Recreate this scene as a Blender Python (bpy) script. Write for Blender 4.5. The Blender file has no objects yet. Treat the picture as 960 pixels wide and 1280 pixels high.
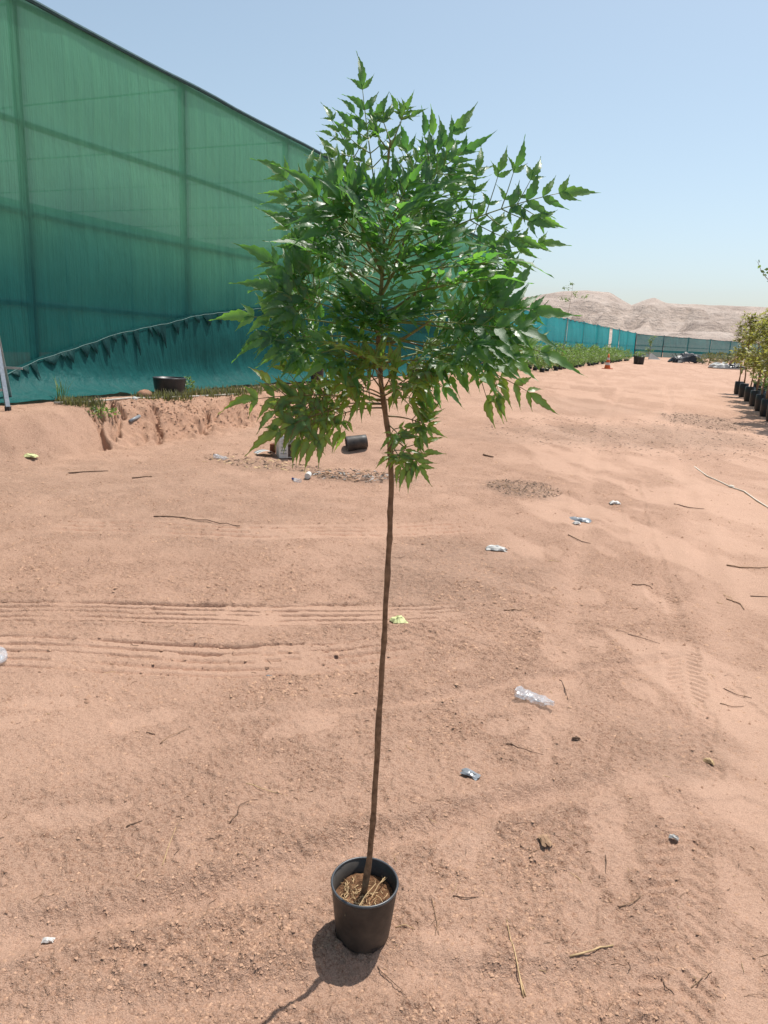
import bpy, math, random
import numpy as np
from mathutils import Vector, Matrix

random.seed(7)
rng = np.random.default_rng(11)
R = math.radians
sc = bpy.context.scene
col = sc.collection

# ------------------------------------------------------------------ camera
CAM_H, PITCH, ROLL, FPX = 1.6, R(13.55), R(2.7), 900.0
_f = np.array([0, math.cos(PITCH), -math.sin(PITCH)])
_u = np.array([0, math.sin(PITCH), math.cos(PITCH)])
_r = np.array([1.0, 0, 0])
CR = _r * math.cos(ROLL) + _u * math.sin(ROLL)
CU = _u * math.cos(ROLL) - _r * math.sin(ROLL)
CF = _f
cam_d = bpy.data.cameras.new('camera')
cam = bpy.data.objects.new('camera', cam_d)
col.objects.link(cam)
cam.matrix_world = Matrix(((CR[0], CU[0], -CF[0], 0), (CR[1], CU[1], -CF[1], 0), (CR[2], CU[2], -CF[2], CAM_H), (0, 0, 0, 1)))
cam_d.sensor_fit = 'VERTICAL'
cam_d.angle = 2 * math.atan(640 / FPX)
cam_d.clip_start, cam_d.clip_end = 0.05, 6000
sc.camera = cam

# ------------------------------------------------------------------ sky, sun, exposure
SUN_AZ, SUN_EL = R(40), R(68)          # azimuth clockwise from +Y
w = bpy.data.worlds.new('World')
sc.world = w
w.use_nodes = True
nt = w.node_tree
sky = nt.nodes.new('ShaderNodeTexSky')
sky.sky_type = 'NISHITA'
sky.sun_disc = False
sky.sun_elevation, sky.sun_rotation = SUN_EL, SUN_AZ
sky.altitude, sky.air_density, sky.dust_density, sky.ozone_density = 100, 1.0, 1.8, 2.0
bg = nt.nodes['Background']
bg.inputs['Strength'].default_value = 0.138
haze_tone = nt.nodes.new('ShaderNodeHueSaturation')      # dusty desert air: a little less blue than clean air
haze_tone.inputs['Saturation'].default_value = 0.80
haze_tone.inputs['Hue'].default_value = 0.483
nt.links.new(sky.outputs[0], haze_tone.inputs['Color'])
nt.links.new(haze_tone.outputs[0], bg.inputs['Color'])
sd = bpy.data.lights.new('sun', 'SUN')
sd.energy, sd.angle, sd.color = 4.9, R(0.53), (1.0, 0.955, 0.89)
so = bpy.data.objects.new('sun', sd)
col.objects.link(so)
sdir = Vector((math.sin(SUN_AZ) * math.cos(SUN_EL), math.cos(SUN_AZ) * math.cos(SUN_EL), math.sin(SUN_EL)))
so.rotation_euler = sdir.to_track_quat('Z', 'Y').to_euler()
sc.view_settings.view_transform = 'Standard'
sc.view_settings.look = 'None'
sc.view_settings.exposure = 0.12
sc.view_settings.gamma = 1.0
sc.cycles.max_bounces = 8
sc.cycles.transparent_max_bounces = 16

# ------------------------------------------------------------------ helpers
def ray(px, py):
    return CR * (px - 480) / FPX + CU * (640 - py) / FPX + CF
def at(px, py, Y):
    v = ray(px, py)
    return np.array([0, 0, CAM_H]) + v * (Y / v[1])

def _hash(i, j, s):
    n = (i.astype(np.int64) * 374761393 + j.astype(np.int64) * 668265263 + s * 974634777) & 0x7fffffff
    n = ((n ^ (n >> 13)) * 1274126177) & 0x7fffffff
    n = (n ^ (n >> 16)) & 0xffff
    return n / 65535.0
def vn(x, y, s=0):
    x = np.asarray(x, float); y = np.asarray(y, float)
    i = np.floor(x); j = np.floor(y)
    fx = x - i; fy = y - j
    fx = fx * fx * (3 - 2 * fx); fy = fy * fy * (3 - 2 * fy)
    a = _hash(i, j, s); b = _hash(i + 1, j, s); c = _hash(i, j + 1, s); d = _hash(i + 1, j + 1, s)
    return (a + (b - a) * fx) * (1 - fy) + (c + (d - c) * fx) * fy
def fbm(x, y, o=4, s=0):
    t = 0; a = 0.5; n = 0
    for k in range(o):
        t = t + a * vn(x * 2 ** k + 13.7 * k, y * 2 ** k - 7.1 * k, s + k); n += a; a *= 0.5
    return t / n
def sstep(a, b, x):
    t = np.clip((np.asarray(x, float) - a) / (b - a), 0, 1)
    return t * t * (3 - 2 * t)
def polyd(x, y, pts):
    """signed lateral distance and arc length along a polyline"""
    best = np.full(np.shape(x), 1e9); sd_ = np.zeros(np.shape(x)); sl = np.zeros(np.shape(x)); acc = 0
    for (a, b) in zip(pts[:-1], pts[1:]):
        ax, ay = a[0], a[1]; dx, dy = b[0] - ax, b[1] - ay; L = math.hypot(dx, dy)
        if L < 1e-9: continue
        ux, uy = dx / L, dy / L
        t = np.clip((x - ax) * ux + (y - ay) * uy, 0, L)
        ex, ey = x - ax - t * ux, y - ay - t * uy
        d = np.hypot(ex, ey); m = d < best
        best = np.where(m, d, best)
        sd_ = np.where(m, np.where(ux * ey - uy * ex >= 0, d, -d), sd_)
        sl = np.where(m, acc + t, sl); acc += L
    return sd_, sl

def unplane(px, py, z):
    v = ray(px, py)
    return np.array([0, 0, CAM_H]) + v * ((z - CAM_H) / v[2])

# wall line of the shade house
WA = unplane(0, 500, 0.5)[:2]
WAZ = R(22.6)
WD = np.array([math.sin(WAZ), math.cos(WAZ)])            # along the wall, away from camera
WN = np.array([math.cos(WAZ), -math.sin(WAZ)])           # out of the wall, towards the yard
def wall_t(px, py=300):
    v = ray(px, py)[:2]
    # A + t D = k v
    m = np.array([[WD[0], -v[0]], [WD[1], -v[1]]])
    t, k = np.linalg.solve(m, -WA)
    return t
def wallpt(px, py, off=0.0):
    v = ray(px, py)
    A = WA + WN * off
    m = np.array([[WD[0], -v[0]], [WD[1], -v[1]]])
    t, k = np.linalg.solve(m, -A)
    return t, CAM_H + k * v[2]
def W3(t, off, z):
    p = WA + WD * t + WN * off
    return (p[0], p[1], z)
WT0, WT1 = -14.0, wall_t(622)
WTOP = wallpt(30, 0)[1]
print('wall top', WTOP, [wallpt(0, q)[1] for q in (142, 258, 378)], 'end', WT1)

# ------------------------------------------------------------------ terrain function
_ty = [-60, 0, 8, 12, 20, 40, 80, 150, 400, 3000]
_tz = [0, 0, 0.0, 0.10, 0.42, 0.58, 0.85, 1.2, 2.0, 2.0]
def G(px, py):       # rough ground hit on the base terrain (for laying out features)
    v = ray(px, py); z = 0.0
    for _ in range(25):
        k = (z - CAM_H) / v[2]; p = np.array([0, 0, CAM_H]) + v * k
        z = 0.5 * z + 0.5 * float(base_h(p[0], p[1]))
    return p
def base_h(x, y):
    z = np.interp(y, _ty, _tz)
    rx = np.asarray(x) - WA[0]; ry = np.asarray(y) - WA[1]
    t = rx * WD[0] + ry * WD[1]; d = rx * WN[0] + ry * WN[1]
    # planted strip in front of the shade house, a bank that fades out along the wall
    wob = (fbm(t * 0.7, d * 0 + 3.0, 3, 5) - 0.5) * 0.9
    k = sstep(2.25, 1.45, d + wob * 0.6)
    hi = 0.5 + 0.02 * np.sin(t * 1.3)
    zb = np.maximum(hi, z)
    return z + (zb - z) * k
GULLY = []
PIT = G(425, 572)
RUT = [G(*q) for q in ((-160, 1185), (-20, 1172), (110, 1150), (240, 1122), (380, 1082), (520, 1040), (640, 1003), (740, 984), (850, 972))]
RUT2 = [G(*q) for q in ((-60, 1290), (160, 1262), (330, 1232), (520, 1218), (620, 1240), (760, 1222), (900, 1215))]
RIB1 = [G(*q) for q in ((-120, 764), (0, 764), (160, 766), (330, 770), (490, 768), (640, 762))]
RIB2 = [G(*q) for q in ((-120, 812), (0, 813), (140, 820), (300, 826), (420, 820), (560, 806))]
RIB3 = [G(*q) for q in ((60, 656), (200, 660), (340, 666), (500, 664), (640, 655))]
RUT4 = [G(*q) for q in ((700, 900), (712, 800), (722, 700), (735, 620), (748, 560), (765, 510), (785, 475))]
RUT5 = [G(*q) for q in ((930, 900), (905, 800), (880, 700), (860, 620), (848, 560), (838, 510), (830, 475))]
RUT3 = [G(*q) for q in ((300, 893), (480, 878), (600, 862), (720, 838), (900, 812))]
CHEV = [G(*q) for q in ((835, 1330), (848, 1200), (858, 1080), (872, 960), (866, 880), (846, 800), (820, 720), (800, 660), (790, 600))]
FEET = [G(*q) for q in ((692, 690), (660, 735), (742, 745), (690, 808), (742, 800), (715, 700), (760, 690), (640, 905), (668, 930), (760, 1010), (772, 1075),
        (840, 1012), (920, 1010), (905, 845), (860, 720), (930, 880), (700, 880), (250, 650), (60, 880), (20, 900), (380, 905), (585, 1050), (800, 860), (880, 690), (905, 660),
        (560, 1190), (330, 1090), (90, 1020), (180, 900), (720, 1130), (690, 1215), (930, 1120), (925, 1230), (760, 570), (690, 560), (630, 545), (700, 520))]
FEET_A = [0.2, 2.4, 0.1, 0.0, 0.1, 0.3, -0.2, 1.2, 0.1, 0.25, 0.1, 0.0, 1.5, 0.2, 0.4, -0.1, 0.2, 1.5, 1.4, 1.2, 0.9, 0.5, -0.2, 0.1, 0.2, 1.4, 0.7, 1.3, 1.0, 0.2, 0.3, -0.1, 0.1, 0.4, 1.0, 1.3, 1.2]

for _a, _b, _c in (((116, 513), (122, 521), (130, 531)), ((138, 516), (144, 523), (152, 533)), ((191, 513), (195, 518), (201, 526)), ((250, 514), (254, 519), (258, 524))):
    GULLY.append([G(*_a), G(*_b), G(*_c)])
def rough_mask(x, y):
    m = sstep(0.38, 0.62, fbm(x * 0.55 + 3, y * 0.55, 4, 21))
    m = 0.55 + 0.45 * np.maximum(m, 0.8 * sstep(3.0, 4.2, y) * sstep(1.2, 0.2, x))
    m = m * (0.65 + 0.35 * sstep(0.3, 0.6, fbm(x * 5, y * 5, 3, 31)))
    # trodden path on the right is smoother
    m = m * (1 - 0.3 * sstep(0.25, 0.5, np.asarray(x) / (np.abs(y) + 0.5)))
    return m
def feet_mask(x, y):
    f = np.zeros(np.shape(x))
    small = np.size(x) < 4
    wob = 2.8 * (fbm(np.asarray(x) * 11, np.asarray(y) * 11, 4, 3) - 0.5)
    for p, a in zip(FEET, FEET_A):
        if small and np.min(np.hypot(np.asarray(x) - p[0], np.asarray(y) - p[1])) > 0.4: continue
        dx = np.asarray(x) - p[0]; dy = np.asarray(y) - p[1]
        u = dx * math.sin(a) + dy * math.cos(a); v = dx * math.cos(a) - dy * math.sin(a)
        q = (u / 0.16) ** 2 + (v / 0.068) ** 2
        f = np.maximum(f, sstep(1.25, 0.75, q + wob))
    return f
def ground_h(x, y, detail=True, out=None):
    x = np.asarray(x, float); y = np.asarray(y, float)
    z = np.array(base_h(x, y))
    rr = np.hypot(x, y)
    near = sstep(60, 12, rr)
    rx = x - WA[0]; ry = y - WA[1]
    t = rx * WD[0] + ry * WD[1]; d = rx * WN[0] + ry * WN[1]
    # eroded gullies on the bank face
    face = np.exp(-((d - 1.95) / 0.5) ** 2) * sstep(-1, 1.5, t) * sstep(24, 14, t)
    lump = np.abs(2 * fbm(t * 5.5, d * 5.5, 3, 43) - 1)
    z = z + face * (0.16 * (fbm(t * 2.6, d * 2.6, 4, 44) - 0.5) + 0.17 * (lump - 0.35) + 0.12 * (fbm(t * 13, d * 13, 3, 45) - 0.5))
    if GULLY and np.any(face > 0.02):
        for pts in GULLY:
            L, s_ = polyd(x, y, pts)
            w_ = 0.028 + 0.03 * vn(s_ * 5, s_ * 0, 46)
            z = z - 0.13 * sstep(w_ * 1.6, w_ * 0.5, np.abs(L + 0.12 * (vn(s_ * 9, s_ * 0 + 3, 48) - 0.5)))
    # hollow with rubbish, soft crest before it
    pd = np.hypot((x - PIT[0]) / 1.7, (y - PIT[1]) / 1.15)
    z = z - 0.16 * sstep(1.05, 0.35, pd + 0.35 * (fbm(x * 1.2, y * 1.2, 3, 51) - 0.5)) * sstep(-4, -2, x - PIT[0] - 2)
    # rolling unevenness
    z = z + near * (0.05 * (fbm(x * 0.55, y * 0.55, 3, 61) - 0.5) * sstep(1.0, 4.5, rr) + 0.02 * (fbm(x * 2.1, y * 2.1, 3, 71) - 0.5))
    z = z + 0.5 * (fbm(x * 0.03, y * 0.03, 3, 66) - 0.5) * sstep(45, 150, rr)
    if not detail:
        return z
    rm = rough_mask(x, y)
    fm = feet_mask(x, y)
    sm = np.zeros(x.shape)
    # soft ruts
    for pts, dep, wd in ((RUT, 0.026, 0.05), (RUT2, 0.017, 0.05), (RUT3, 0.014, 0.035), (RUT4, 0.013, 0.08), (RUT5, 0.013, 0.08)):
        L, s = polyd(x, y, pts)
        L = L + 0.03 * (fbm(s * 2.5, s * 0, 3, 81) - 0.5)
        Lr = sum(math.hypot(b[0] - a[0], b[1] - a[1]) for a, b in zip(pts[:-1], pts[1:]))
        v = (0.55 + 0.9 * fbm(s * 3, L * 6, 3, 83)) * sstep(0, 0.4, s) * sstep(Lr, Lr * 0.75, s)
        z = z + dep * v * (-np.exp(-(L / wd) ** 2) + 0.75 * np.exp(-((L - 2.0 * wd) / (0.8 * wd)) ** 2) + 0.55 * np.exp(-((L + 1.9 * wd) / (0.8 * wd)) ** 2))
        sm = np.maximum(sm, 0.35 * np.exp(-(L / (wd * 1.3)) ** 2))
    # ribbed tyre tracks
    cutm = np.zeros(x.shape)
    for pts, amp, hw, pitch in ((RIB1, 0.036, 0.165, 0.072), (RIB2, 0.024, 0.20, 0.085), (RIB3, 0.018, 0.25, 0.125)):
        L, s = polyd(x, y, pts)
        L = L + 0.035 * (fbm(s * 1.2, s * 0, 2, 91) - 0.5)
        Lt = sum(math.hypot(b[0] - a[0], b[1] - a[1]) for a, b in zip(pts[:-1], pts[1:]))
        band = sstep(hw, hw * 0.85, np.abs(L)) * sstep(0, 0.3, s) * sstep(Lt, Lt - 0.9, s) * np.maximum(0.45, sstep(0.30, 0.6, vn(s * 1.6, L * 2, 95) + 0.14))
        row = np.floor(L / pitch)
        brk = sstep(0.34, 0.50, vn(s * 7.0 + row * 17.3, row * 3.7, 93))
        cut = sstep(0.25, 0.8, np.cos(2 * math.pi * L / pitch)) * brk
        z = z - band * amp * cut * (0.6 + 0.8 * vn(s * 5, row, 97)) - band * 0.004
        z = z + sstep(Lt, Lt - 0.9, s) * 0.012 * amp / 0.036 * np.exp(-((np.abs(L) - hw * 1.12) / 0.03) ** 2) * vn(s * 3, L * 3, 98)
        rm = rm * (1 - 0.6 * band)
        cutm = np.maximum(cutm, band * cut)
    # chevron track
    L, s = polyd(x, y, CHEV)
    L = L + 0.03 * (fbm(s * 2, s * 0, 3, 104) - 0.5)
    band = sstep(0.095, 0.07, np.abs(L) + 0.05 * (vn(s * 14, L * 14, 109) - 0.5)) * sstep(0.15, 0.5, vn(s * 2.6, L * 5, 105))
    lug = np.sin(2 * math.pi * (s / 0.052 + 13 * np.abs(L) + 0.5 * (L > 0) + 0.5 * vn(s * 6, L * 6, 108)))
    z = z - band * (0.004 + 0.010 * sstep(-0.2, 0.5, lug) * sstep(0.008, 0.02, np.abs(L)) * (0.4 + 0.8 * vn(s * 8, L * 9, 106)))
    z = z + 0.012 * np.exp(-((np.abs(L) - 0.115) / 0.025) ** 2) * vn(s * 4, L * 4, 107)
    # trodden smooth patches
    z = z - 0.007 * fm
    sm = np.maximum(sm, 0.42 * fm)
    u_ = x / (np.abs(y) + 0.6)
    path = sstep(0.10, 0.22, u_) * sstep(0.60, 0.46, u_) * sstep(1.2, 2.2, y)
    bl = sstep(0.47, 0.60, fbm(x * 2.4 + 0.6 * y, y * 0.9, 4, 161))
    sm = np.maximum(sm, 0.7 * path * bl)
    rm = rm * (1 - sm)
    # crumbly surface
    nr = sstep(14, 5, rr)
    cl = np.clip(fbm(x * 45, y * 45, 3, 111) - 0.46, 0, 1)
    z = z + nr * rm * (0.036 * cl + 0.012 * (fbm(x * 13, y * 13, 3, 121) - 0.5)) + 0.004 * nr * (fbm(x * 9, y * 9, 2, 131) - 0.5)
    md = sstep(3, 9, rr) * sstep(40, 14, rr)
    z = z + md * rm * 0.03 * (fbm(x * 7, y * 7, 3, 141) - 0.42)
    if out is not None:
        out['rough'] = rm; out['smooth'] = sm; out['cut'] = cutm
        st = np.zeros(x.shape)
        for (px, py, sx, sy, k) in STAINS:
            p = G(px, py)
            q = ((x - p[0]) / sx) ** 2 + ((y - p[1]) / sy) ** 2
            st = np.maximum(st, k * sstep(1.3, 0.2, q + 1.3 * (fbm(x * 3.2, y * 3.2, 4, 151) - 0.5)))
        out['stain'] = st
        out['bank'] = np.clip(face * 1.2, 0, 1)
    return z
STAINS = ((655, 611, 0.48, 0.55, 1.0), (560, 715, 0.75, 0.9, 0.55), (838, 545, 1.8, 1.4, 0.75), (880, 527, 0.9, 1.3, 0.9), (455, 596, 0.7, 0.45, 0.9), (350, 578, 0.9, 0.6, 0.7),
          (770, 545, 2.0, 1.2, 0.7), (230, 640, 1.6, 1.3, 0.35), (100, 600, 2.2, 1.2, 0.4), (640, 545, 1.5, 0.9, 0.3), (840, 930, 0.28, 0.25, 0.35), (700, 505, 2.0, 2.0, 0.35))
def gh(x, y):
    return float(ground_h(np.array([x]), np.array([y]), math.hypot(x, y) < 9)[0])
def GP(px, py):      # precise ground hit for a photo position
    v = ray(px, py); p = G(px, py)
    for _ in range(7):
        k = (float(ground_h(np.array([p[0]]), np.array([p[1]]), False)[0]) - CAM_H) / v[2]
        p = 0.5 * p + 0.5 * (np.array([0, 0, CAM_H]) + v * k)
    return np.array([p[0], p[1], gh(p[0], p[1])])

# ---- mesh helpers
class MB:
    def __init__(s): s.v = []; s.f = []; s.a = []
    def add(s, vs, fs):
        o = len(s.v); s.v += [tuple(map(float, q)) for q in vs]; s.f += [tuple(i + o for i in q) for q in fs]; return s
    def box(s, c, d, rz=0.0, M=None):
        x, y, z = d[0] / 2, d[1] / 2, d[2] / 2
        vs = [Vector(q) for q in ((-x, -y, -z), (x, -y, -z), (x, y, -z), (-x, y, -z), (-x, -y, z), (x, -y, z), (x, y, z), (-x, y, z))]
        if M is None: M = Matrix.Rotation(rz, 3, 'Z')
        vs = [M @ q + Vector(c) for q in vs]
        return s.add(vs, [(0, 3, 2, 1), (4, 5, 6, 7), (0, 1, 5, 4), (1, 2, 6, 5), (2, 3, 7, 6), (3, 0, 4, 7)])
    def bar(s, a, b, w, d=None):
        """square bar between two points"""
        a, b = Vector(a), Vector(b); t = (b - a); L = t.length; t.normalize()
        q = t.to_track_quat('Z', 'Y').to_matrix()
        return s.box((a + b) / 2, (w, d or w, L), M=q)
    def tube(s, pts, rad, n=6, cap=True):
        pts = [Vector(p) for p in pts]; m = len(pts)
        rad = [rad] * m if not hasattr(rad, '__len__') else rad
        t0 = (pts[1] - pts[0]).normalized()
        up = Vector((0, 0, 1)) if abs(t0.z) < 0.9 else Vector((1, 0, 0))
        e1 = t0.cross(up).normalized(); vs = []; fs = []
        for i in range(m):
            t = (pts[min(i + 1, m - 1)] - pts[max(i - 1, 0)]).normalized()
            e1 = (e1 - t * e1.dot(t)).normalized(); e2 = t.cross(e1)
            for k in range(n):
                a = 2 * math.pi * k / n
                vs.append(pts[i] + (e1 * math.cos(a) + e2 * math.sin(a)) * rad[i])
        for i in range(m - 1):
            for k in range(n):
                k2 = (k + 1) % n
                fs.append((i * n + k, i * n + k2, (i + 1) * n + k2, (i + 1) * n + k))
        if cap:
            fs.append(tuple(range(n - 1, -1, -1))); fs.append(tuple((m - 1) * n + k for k in range(n)))
        return s.add(vs, fs)
    def lathe(s, prof, n=24, c=(0, 0, 0), jit=0.0):
        vs = []; fs = []; m = len(prof)
        for i, (r, z) in enumerate(prof):
            for k in range(n):
                a = 2 * math.pi * k / n
                vs.append((c[0] + r * math.cos(a), c[1] + r * math.sin(a), c[2] + z))
        for i in range(m - 1):
            for k in range(n):
                k2 = (k + 1) % n
                fs.append((i * n + k, i * n + k2, (i + 1) * n + k2, (i + 1) * n + k))
        return s.add(vs, fs)
    def disc(s, r, z, n=24, c=(0, 0)):
        vs = [(c[0] + r * math.cos(2 * math.pi * k / n), c[1] + r * math.sin(2 * math.pi * k / n), z) for k in range(n)]
        return s.add(vs, [tuple(range(n))])
    def mesh(s, name, mat, smooth=False):
        me = bpy.data.meshes.new(name); me.from_pydata(s.v, [], s.f); me.update()
        if mat is not None: me.materials.append(mat)
        if smooth: me.polygons.foreach_set('use_smooth', [True] * len(me.polygons))
        return me
    def build(s, name, mat, parent=None, smooth=False):
        return obj(name, s.mesh(name, mat, smooth), parent)
def obj(name, me, parent=None):
    o = bpy.data.objects.new(name, me); col.objects.link(o)
    if parent is not None: o.parent = parent
    return o
def tag(o, label, cat, group=None):
    o['label'] = label; o['category'] = cat
    if group: o['group'] = group
    return o
def thing(name, label, cat, loc=(0, 0, 0), rz=0.0, group=None):
    o = bpy.data.objects.new(name, None); o.empty_display_size = 0.1; col.objects.link(o)
    o.location = tuple(map(float, loc)); o.rotation_euler = (0, 0, rz)
    return tag(o, label, cat, group)
def copy_tree(o, parent=None):
    c = o.copy(); col.objects.link(c); c.parent = parent
    for ch in o.children: copy_tree(ch, c)
    return c
def np_mesh(name, V, Fq, mat, smooth=False):
    """V (n,3) array, Fq (m,k) int array of equal-sided faces"""
    me = bpy.data.meshes.new(name); m, k = Fq.shape
    me.vertices.add(len(V)); me.vertices.foreach_set('co', np.ascontiguousarray(V, np.float32).ravel())
    me.loops.add(m * k); me.loops.foreach_set('vertex_index', np.ascontiguousarray(Fq, np.int32).ravel())
    me.polygons.add(m); me.polygons.foreach_set('loop_start', np.arange(0, m * k, k, dtype=np.int32))
    me.update(calc_edges=True)
    if smooth: me.polygons.foreach_set('use_smooth', np.ones(m, bool))
    if mat is not None: me.materials.append(mat)
    me.validate(); return me
def set_attr(me, name, arr):
    a = me.attributes.new(name, 'FLOAT', 'POINT'); a.data.foreach_set('value', np.ascontiguousarray(arr, np.float32).ravel())

# ------------------------------------------------------------------ materials
class NT:
    def __init__(s, name):
        s.m = bpy.data.materials.new(name); s.m.use_nodes = True; s.t = s.m.node_tree
        s.b = s.t.nodes['Principled BSDF']; s.o = s.t.nodes['Material Output']
    def n(s, ty, **kw):
        q = s.t.nodes.new(ty)
        for k, v in kw.items():
            if k.startswith('i_'): q.inputs[k[2:].replace('_', ' ')].default_value = v
            else: setattr(q, k, v)
        return q
    def l(s, a, b): s.t.links.new(a, b); return s
    def tex(s, kind='Object'): return s.n('ShaderNodeTexCoord').outputs[kind]
    def noise(s, vec, scale, detail=4, rough=0.55, stretch=None):
        if stretch:
            mp = s.n('ShaderNodeMapping'); mp.inputs['Scale'].default_value = stretch; s.l(vec, mp.inputs[0]); vec = mp.outputs[0]
        q = s.n('ShaderNodeTexNoise'); q.inputs['Scale'].default_value = scale; q.inputs['Detail'].default_value = detail; q.inputs['Roughness'].default_value = rough
        s.l(vec, q.inputs['Vector']); return q.outputs['Fac']
    def ramp(s, fac, stops):
        q = s.n('ShaderNodeValToRGB'); e = q.color_ramp.elements
        e[0].position, e[0].color = stops[0][0], (*stops[0][1], 1)
        e[1].position, e[1].color = stops[-1][0], (*stops[-1][1], 1)
        for p, c in stops[1:-1]:
            k = e.new(p); k.color = (*c, 1)
        s.l(fac, q.inputs[0]); return q.outputs[0]
    def mix(s, fac, a, b, mode='MIX'):
        q = s.n('ShaderNodeMix', data_type='RGBA', blend_type=mode)
        for v, i in ((fac, 0), (a, 6), (b, 7)):
            if hasattr(v, 'links') or hasattr(v, 'is_linked'): s.l(v, q.inputs[i])
            else: q.inputs[i].default_value = v if i == 0 else (*v, 1)
        return q.outputs[2]
    def math(s, op, a, b=0.0, c=None):
        q = s.n('ShaderNodeMath', operation=op)
        for v, i in ((a, 0), (b, 1)) + (((c, 2),) if c is not None else ()):
            if hasattr(v, 'is_linked'): s.l(v, q.inputs[i])
            else: q.inputs[i].default_value = v
        return q.outputs[0]
    def attr(s, name): return s.n('ShaderNodeAttribute', attribute_name=name).outputs['Fac']
    def bump(s, h, strength=0.3, dist=0.01):
        q = s.n('ShaderNodeBump'); q.inputs['Strength'].default_value = strength; q.inputs['Distance'].default_value = dist
        s.l(h, q.inputs['Height']); s.l(q.outputs[0], s.b.inputs['Normal']); return q.outputs[0]
    def set(s, **kw):
        for k, v in kw.items():
            i = s.b.inputs[k.replace('_', ' ')]
            if hasattr(v, 'is_linked'): s.l(v, i)
            else: i.default_value = (*v, 1) if isinstance(v, tuple) and len(v) == 3 else v
        return s

def simple(name, c, rough=0.6, var=0.25, scale=8.0, bump=0.2, bd=0.003, metal=0.0, spec=0.4, c2=None):
    k = NT(name); t = k.tex()
    a = k.noise(t, scale, 5); b = k.noise(t, scale * 6, 3)
    d = tuple(x * (1 - var) for x in c); e = c2 or tuple(min(1, x * (1 + var)) for x in c)
    cc = k.mix(k.math('MULTIPLY', b, 0.35), k.ramp(a, ((0.3, d), (0.7, e))), d)
    k.set(Base_Color=cc, Roughness=k.math('MULTIPLY_ADD', b, 0.25, rough - 0.12), Metallic=metal)
    k.b.inputs['Specular IOR Level'].default_value = spec
    if bump: k.bump(k.math('ADD', a, k.math('MULTIPLY', b, 0.5)), bump, bd)
    return k.m

def sand_mat():
    k = NT('sandy_soil'); t = k.tex()
    big = k.noise(t, 0.35, 4); mid = k.noise(t, 2.3, 5); fine = k.noise(t, 55, 4, 0.7); grain = k.noise(t, 320, 3, 0.7)
    c = k.ramp(big, ((0.30, (0.440, 0.277, 0.198)), (0.55, (0.482, 0.307, 0.222)), (0.75, (0.515, 0.335, 0.246))))
    c = k.mix(k.math('MULTIPLY', k.ramp(mid, ((0.40, (0, 0, 0)), (0.75, (1, 1, 1)))), 0.22), c, (0.44, 0.272, 0.185))
    rg = k.attr('rough'); sm = k.attr('smooth'); st = k.attr('stain'); bk = k.attr('bank')
    crumb = k.noise(t, 130, 4, 0.75)
    spk = k.ramp(fine, ((0.36, (1, 1, 1)), (0.50, (0, 0, 0)))); spk2 = k.ramp(crumb, ((0.38, (1, 1, 1)), (0.47, (0, 0, 0))))  # dark specks paint crumb shade and plant bits into the colour
    crum3 = k.ramp(k.noise(t, 48, 5, 0.8), ((0.37, (1, 1, 1)), (0.45, (0, 0, 0))))
    c = k.mix(k.math('MULTIPLY', k.math('MULTIPLY', crum3, rg), 0.75), c, (0.235, 0.118, 0.07))
    c = k.mix(k.math('MULTIPLY', k.math('MULTIPLY', spk, rg), 0.5), c, (0.27, 0.155, 0.10))
    c = k.mix(k.math('MULTIPLY', k.math('MULTIPLY', spk2, k.math('MULTIPLY_ADD', rg, 0.85, 0.12)), 0.85), c, (0.22, 0.108, 0.064))
    c = k.mix(k.math('MULTIPLY', rg, 0.06), c, (0.36, 0.225, 0.15))
    c = k.mix(k.math('MULTIPLY', sm, 0.34), c, (0.53, 0.348, 0.256))
    c = k.mix(k.math('MULTIPLY', bk, 0.45), c, (0.50, 0.285, 0.185))
    c = k.mix(k.math('MULTIPLY', k.attr('cut'), 0.55), c, (0.30, 0.14, 0.085))      # shade inside the tread grooves, put into the colour
    deb = k.ramp(k.noise(t, 26, 6, 0.75), ((0.40, (1, 1, 1)), (0.58, (0.25, 0.25, 0.25))))
    c = k.mix(k.math('MULTIPLY', k.math('MULTIPLY', deb, st), 0.8), c, (0.19, 0.135, 0.10))
    gcol = k.ramp(grain, ((0.3, (0.62, 0.60, 0.58)), (0.5, (1, 1, 1)), (0.72, (1.2, 1.2, 1.18))))
    c = k.mix(1.0, c, gcol, 'MULTIPLY')
    k.set(Base_Color=c, Roughness=0.93); k.b.inputs['Specular IOR Level'].default_value = 0.138
    h = k.math('ADD', k.math('MULTIPLY', k.math('ADD', fine, k.math('MULTIPLY', crumb, 0.7)), k.math('MULTIPLY_ADD', rg, 1.0, 0.2)), k.math('MULTIPLY', grain, 0.25))
    k.bump(h, 0.85, 0.016)
    return k.m

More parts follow.
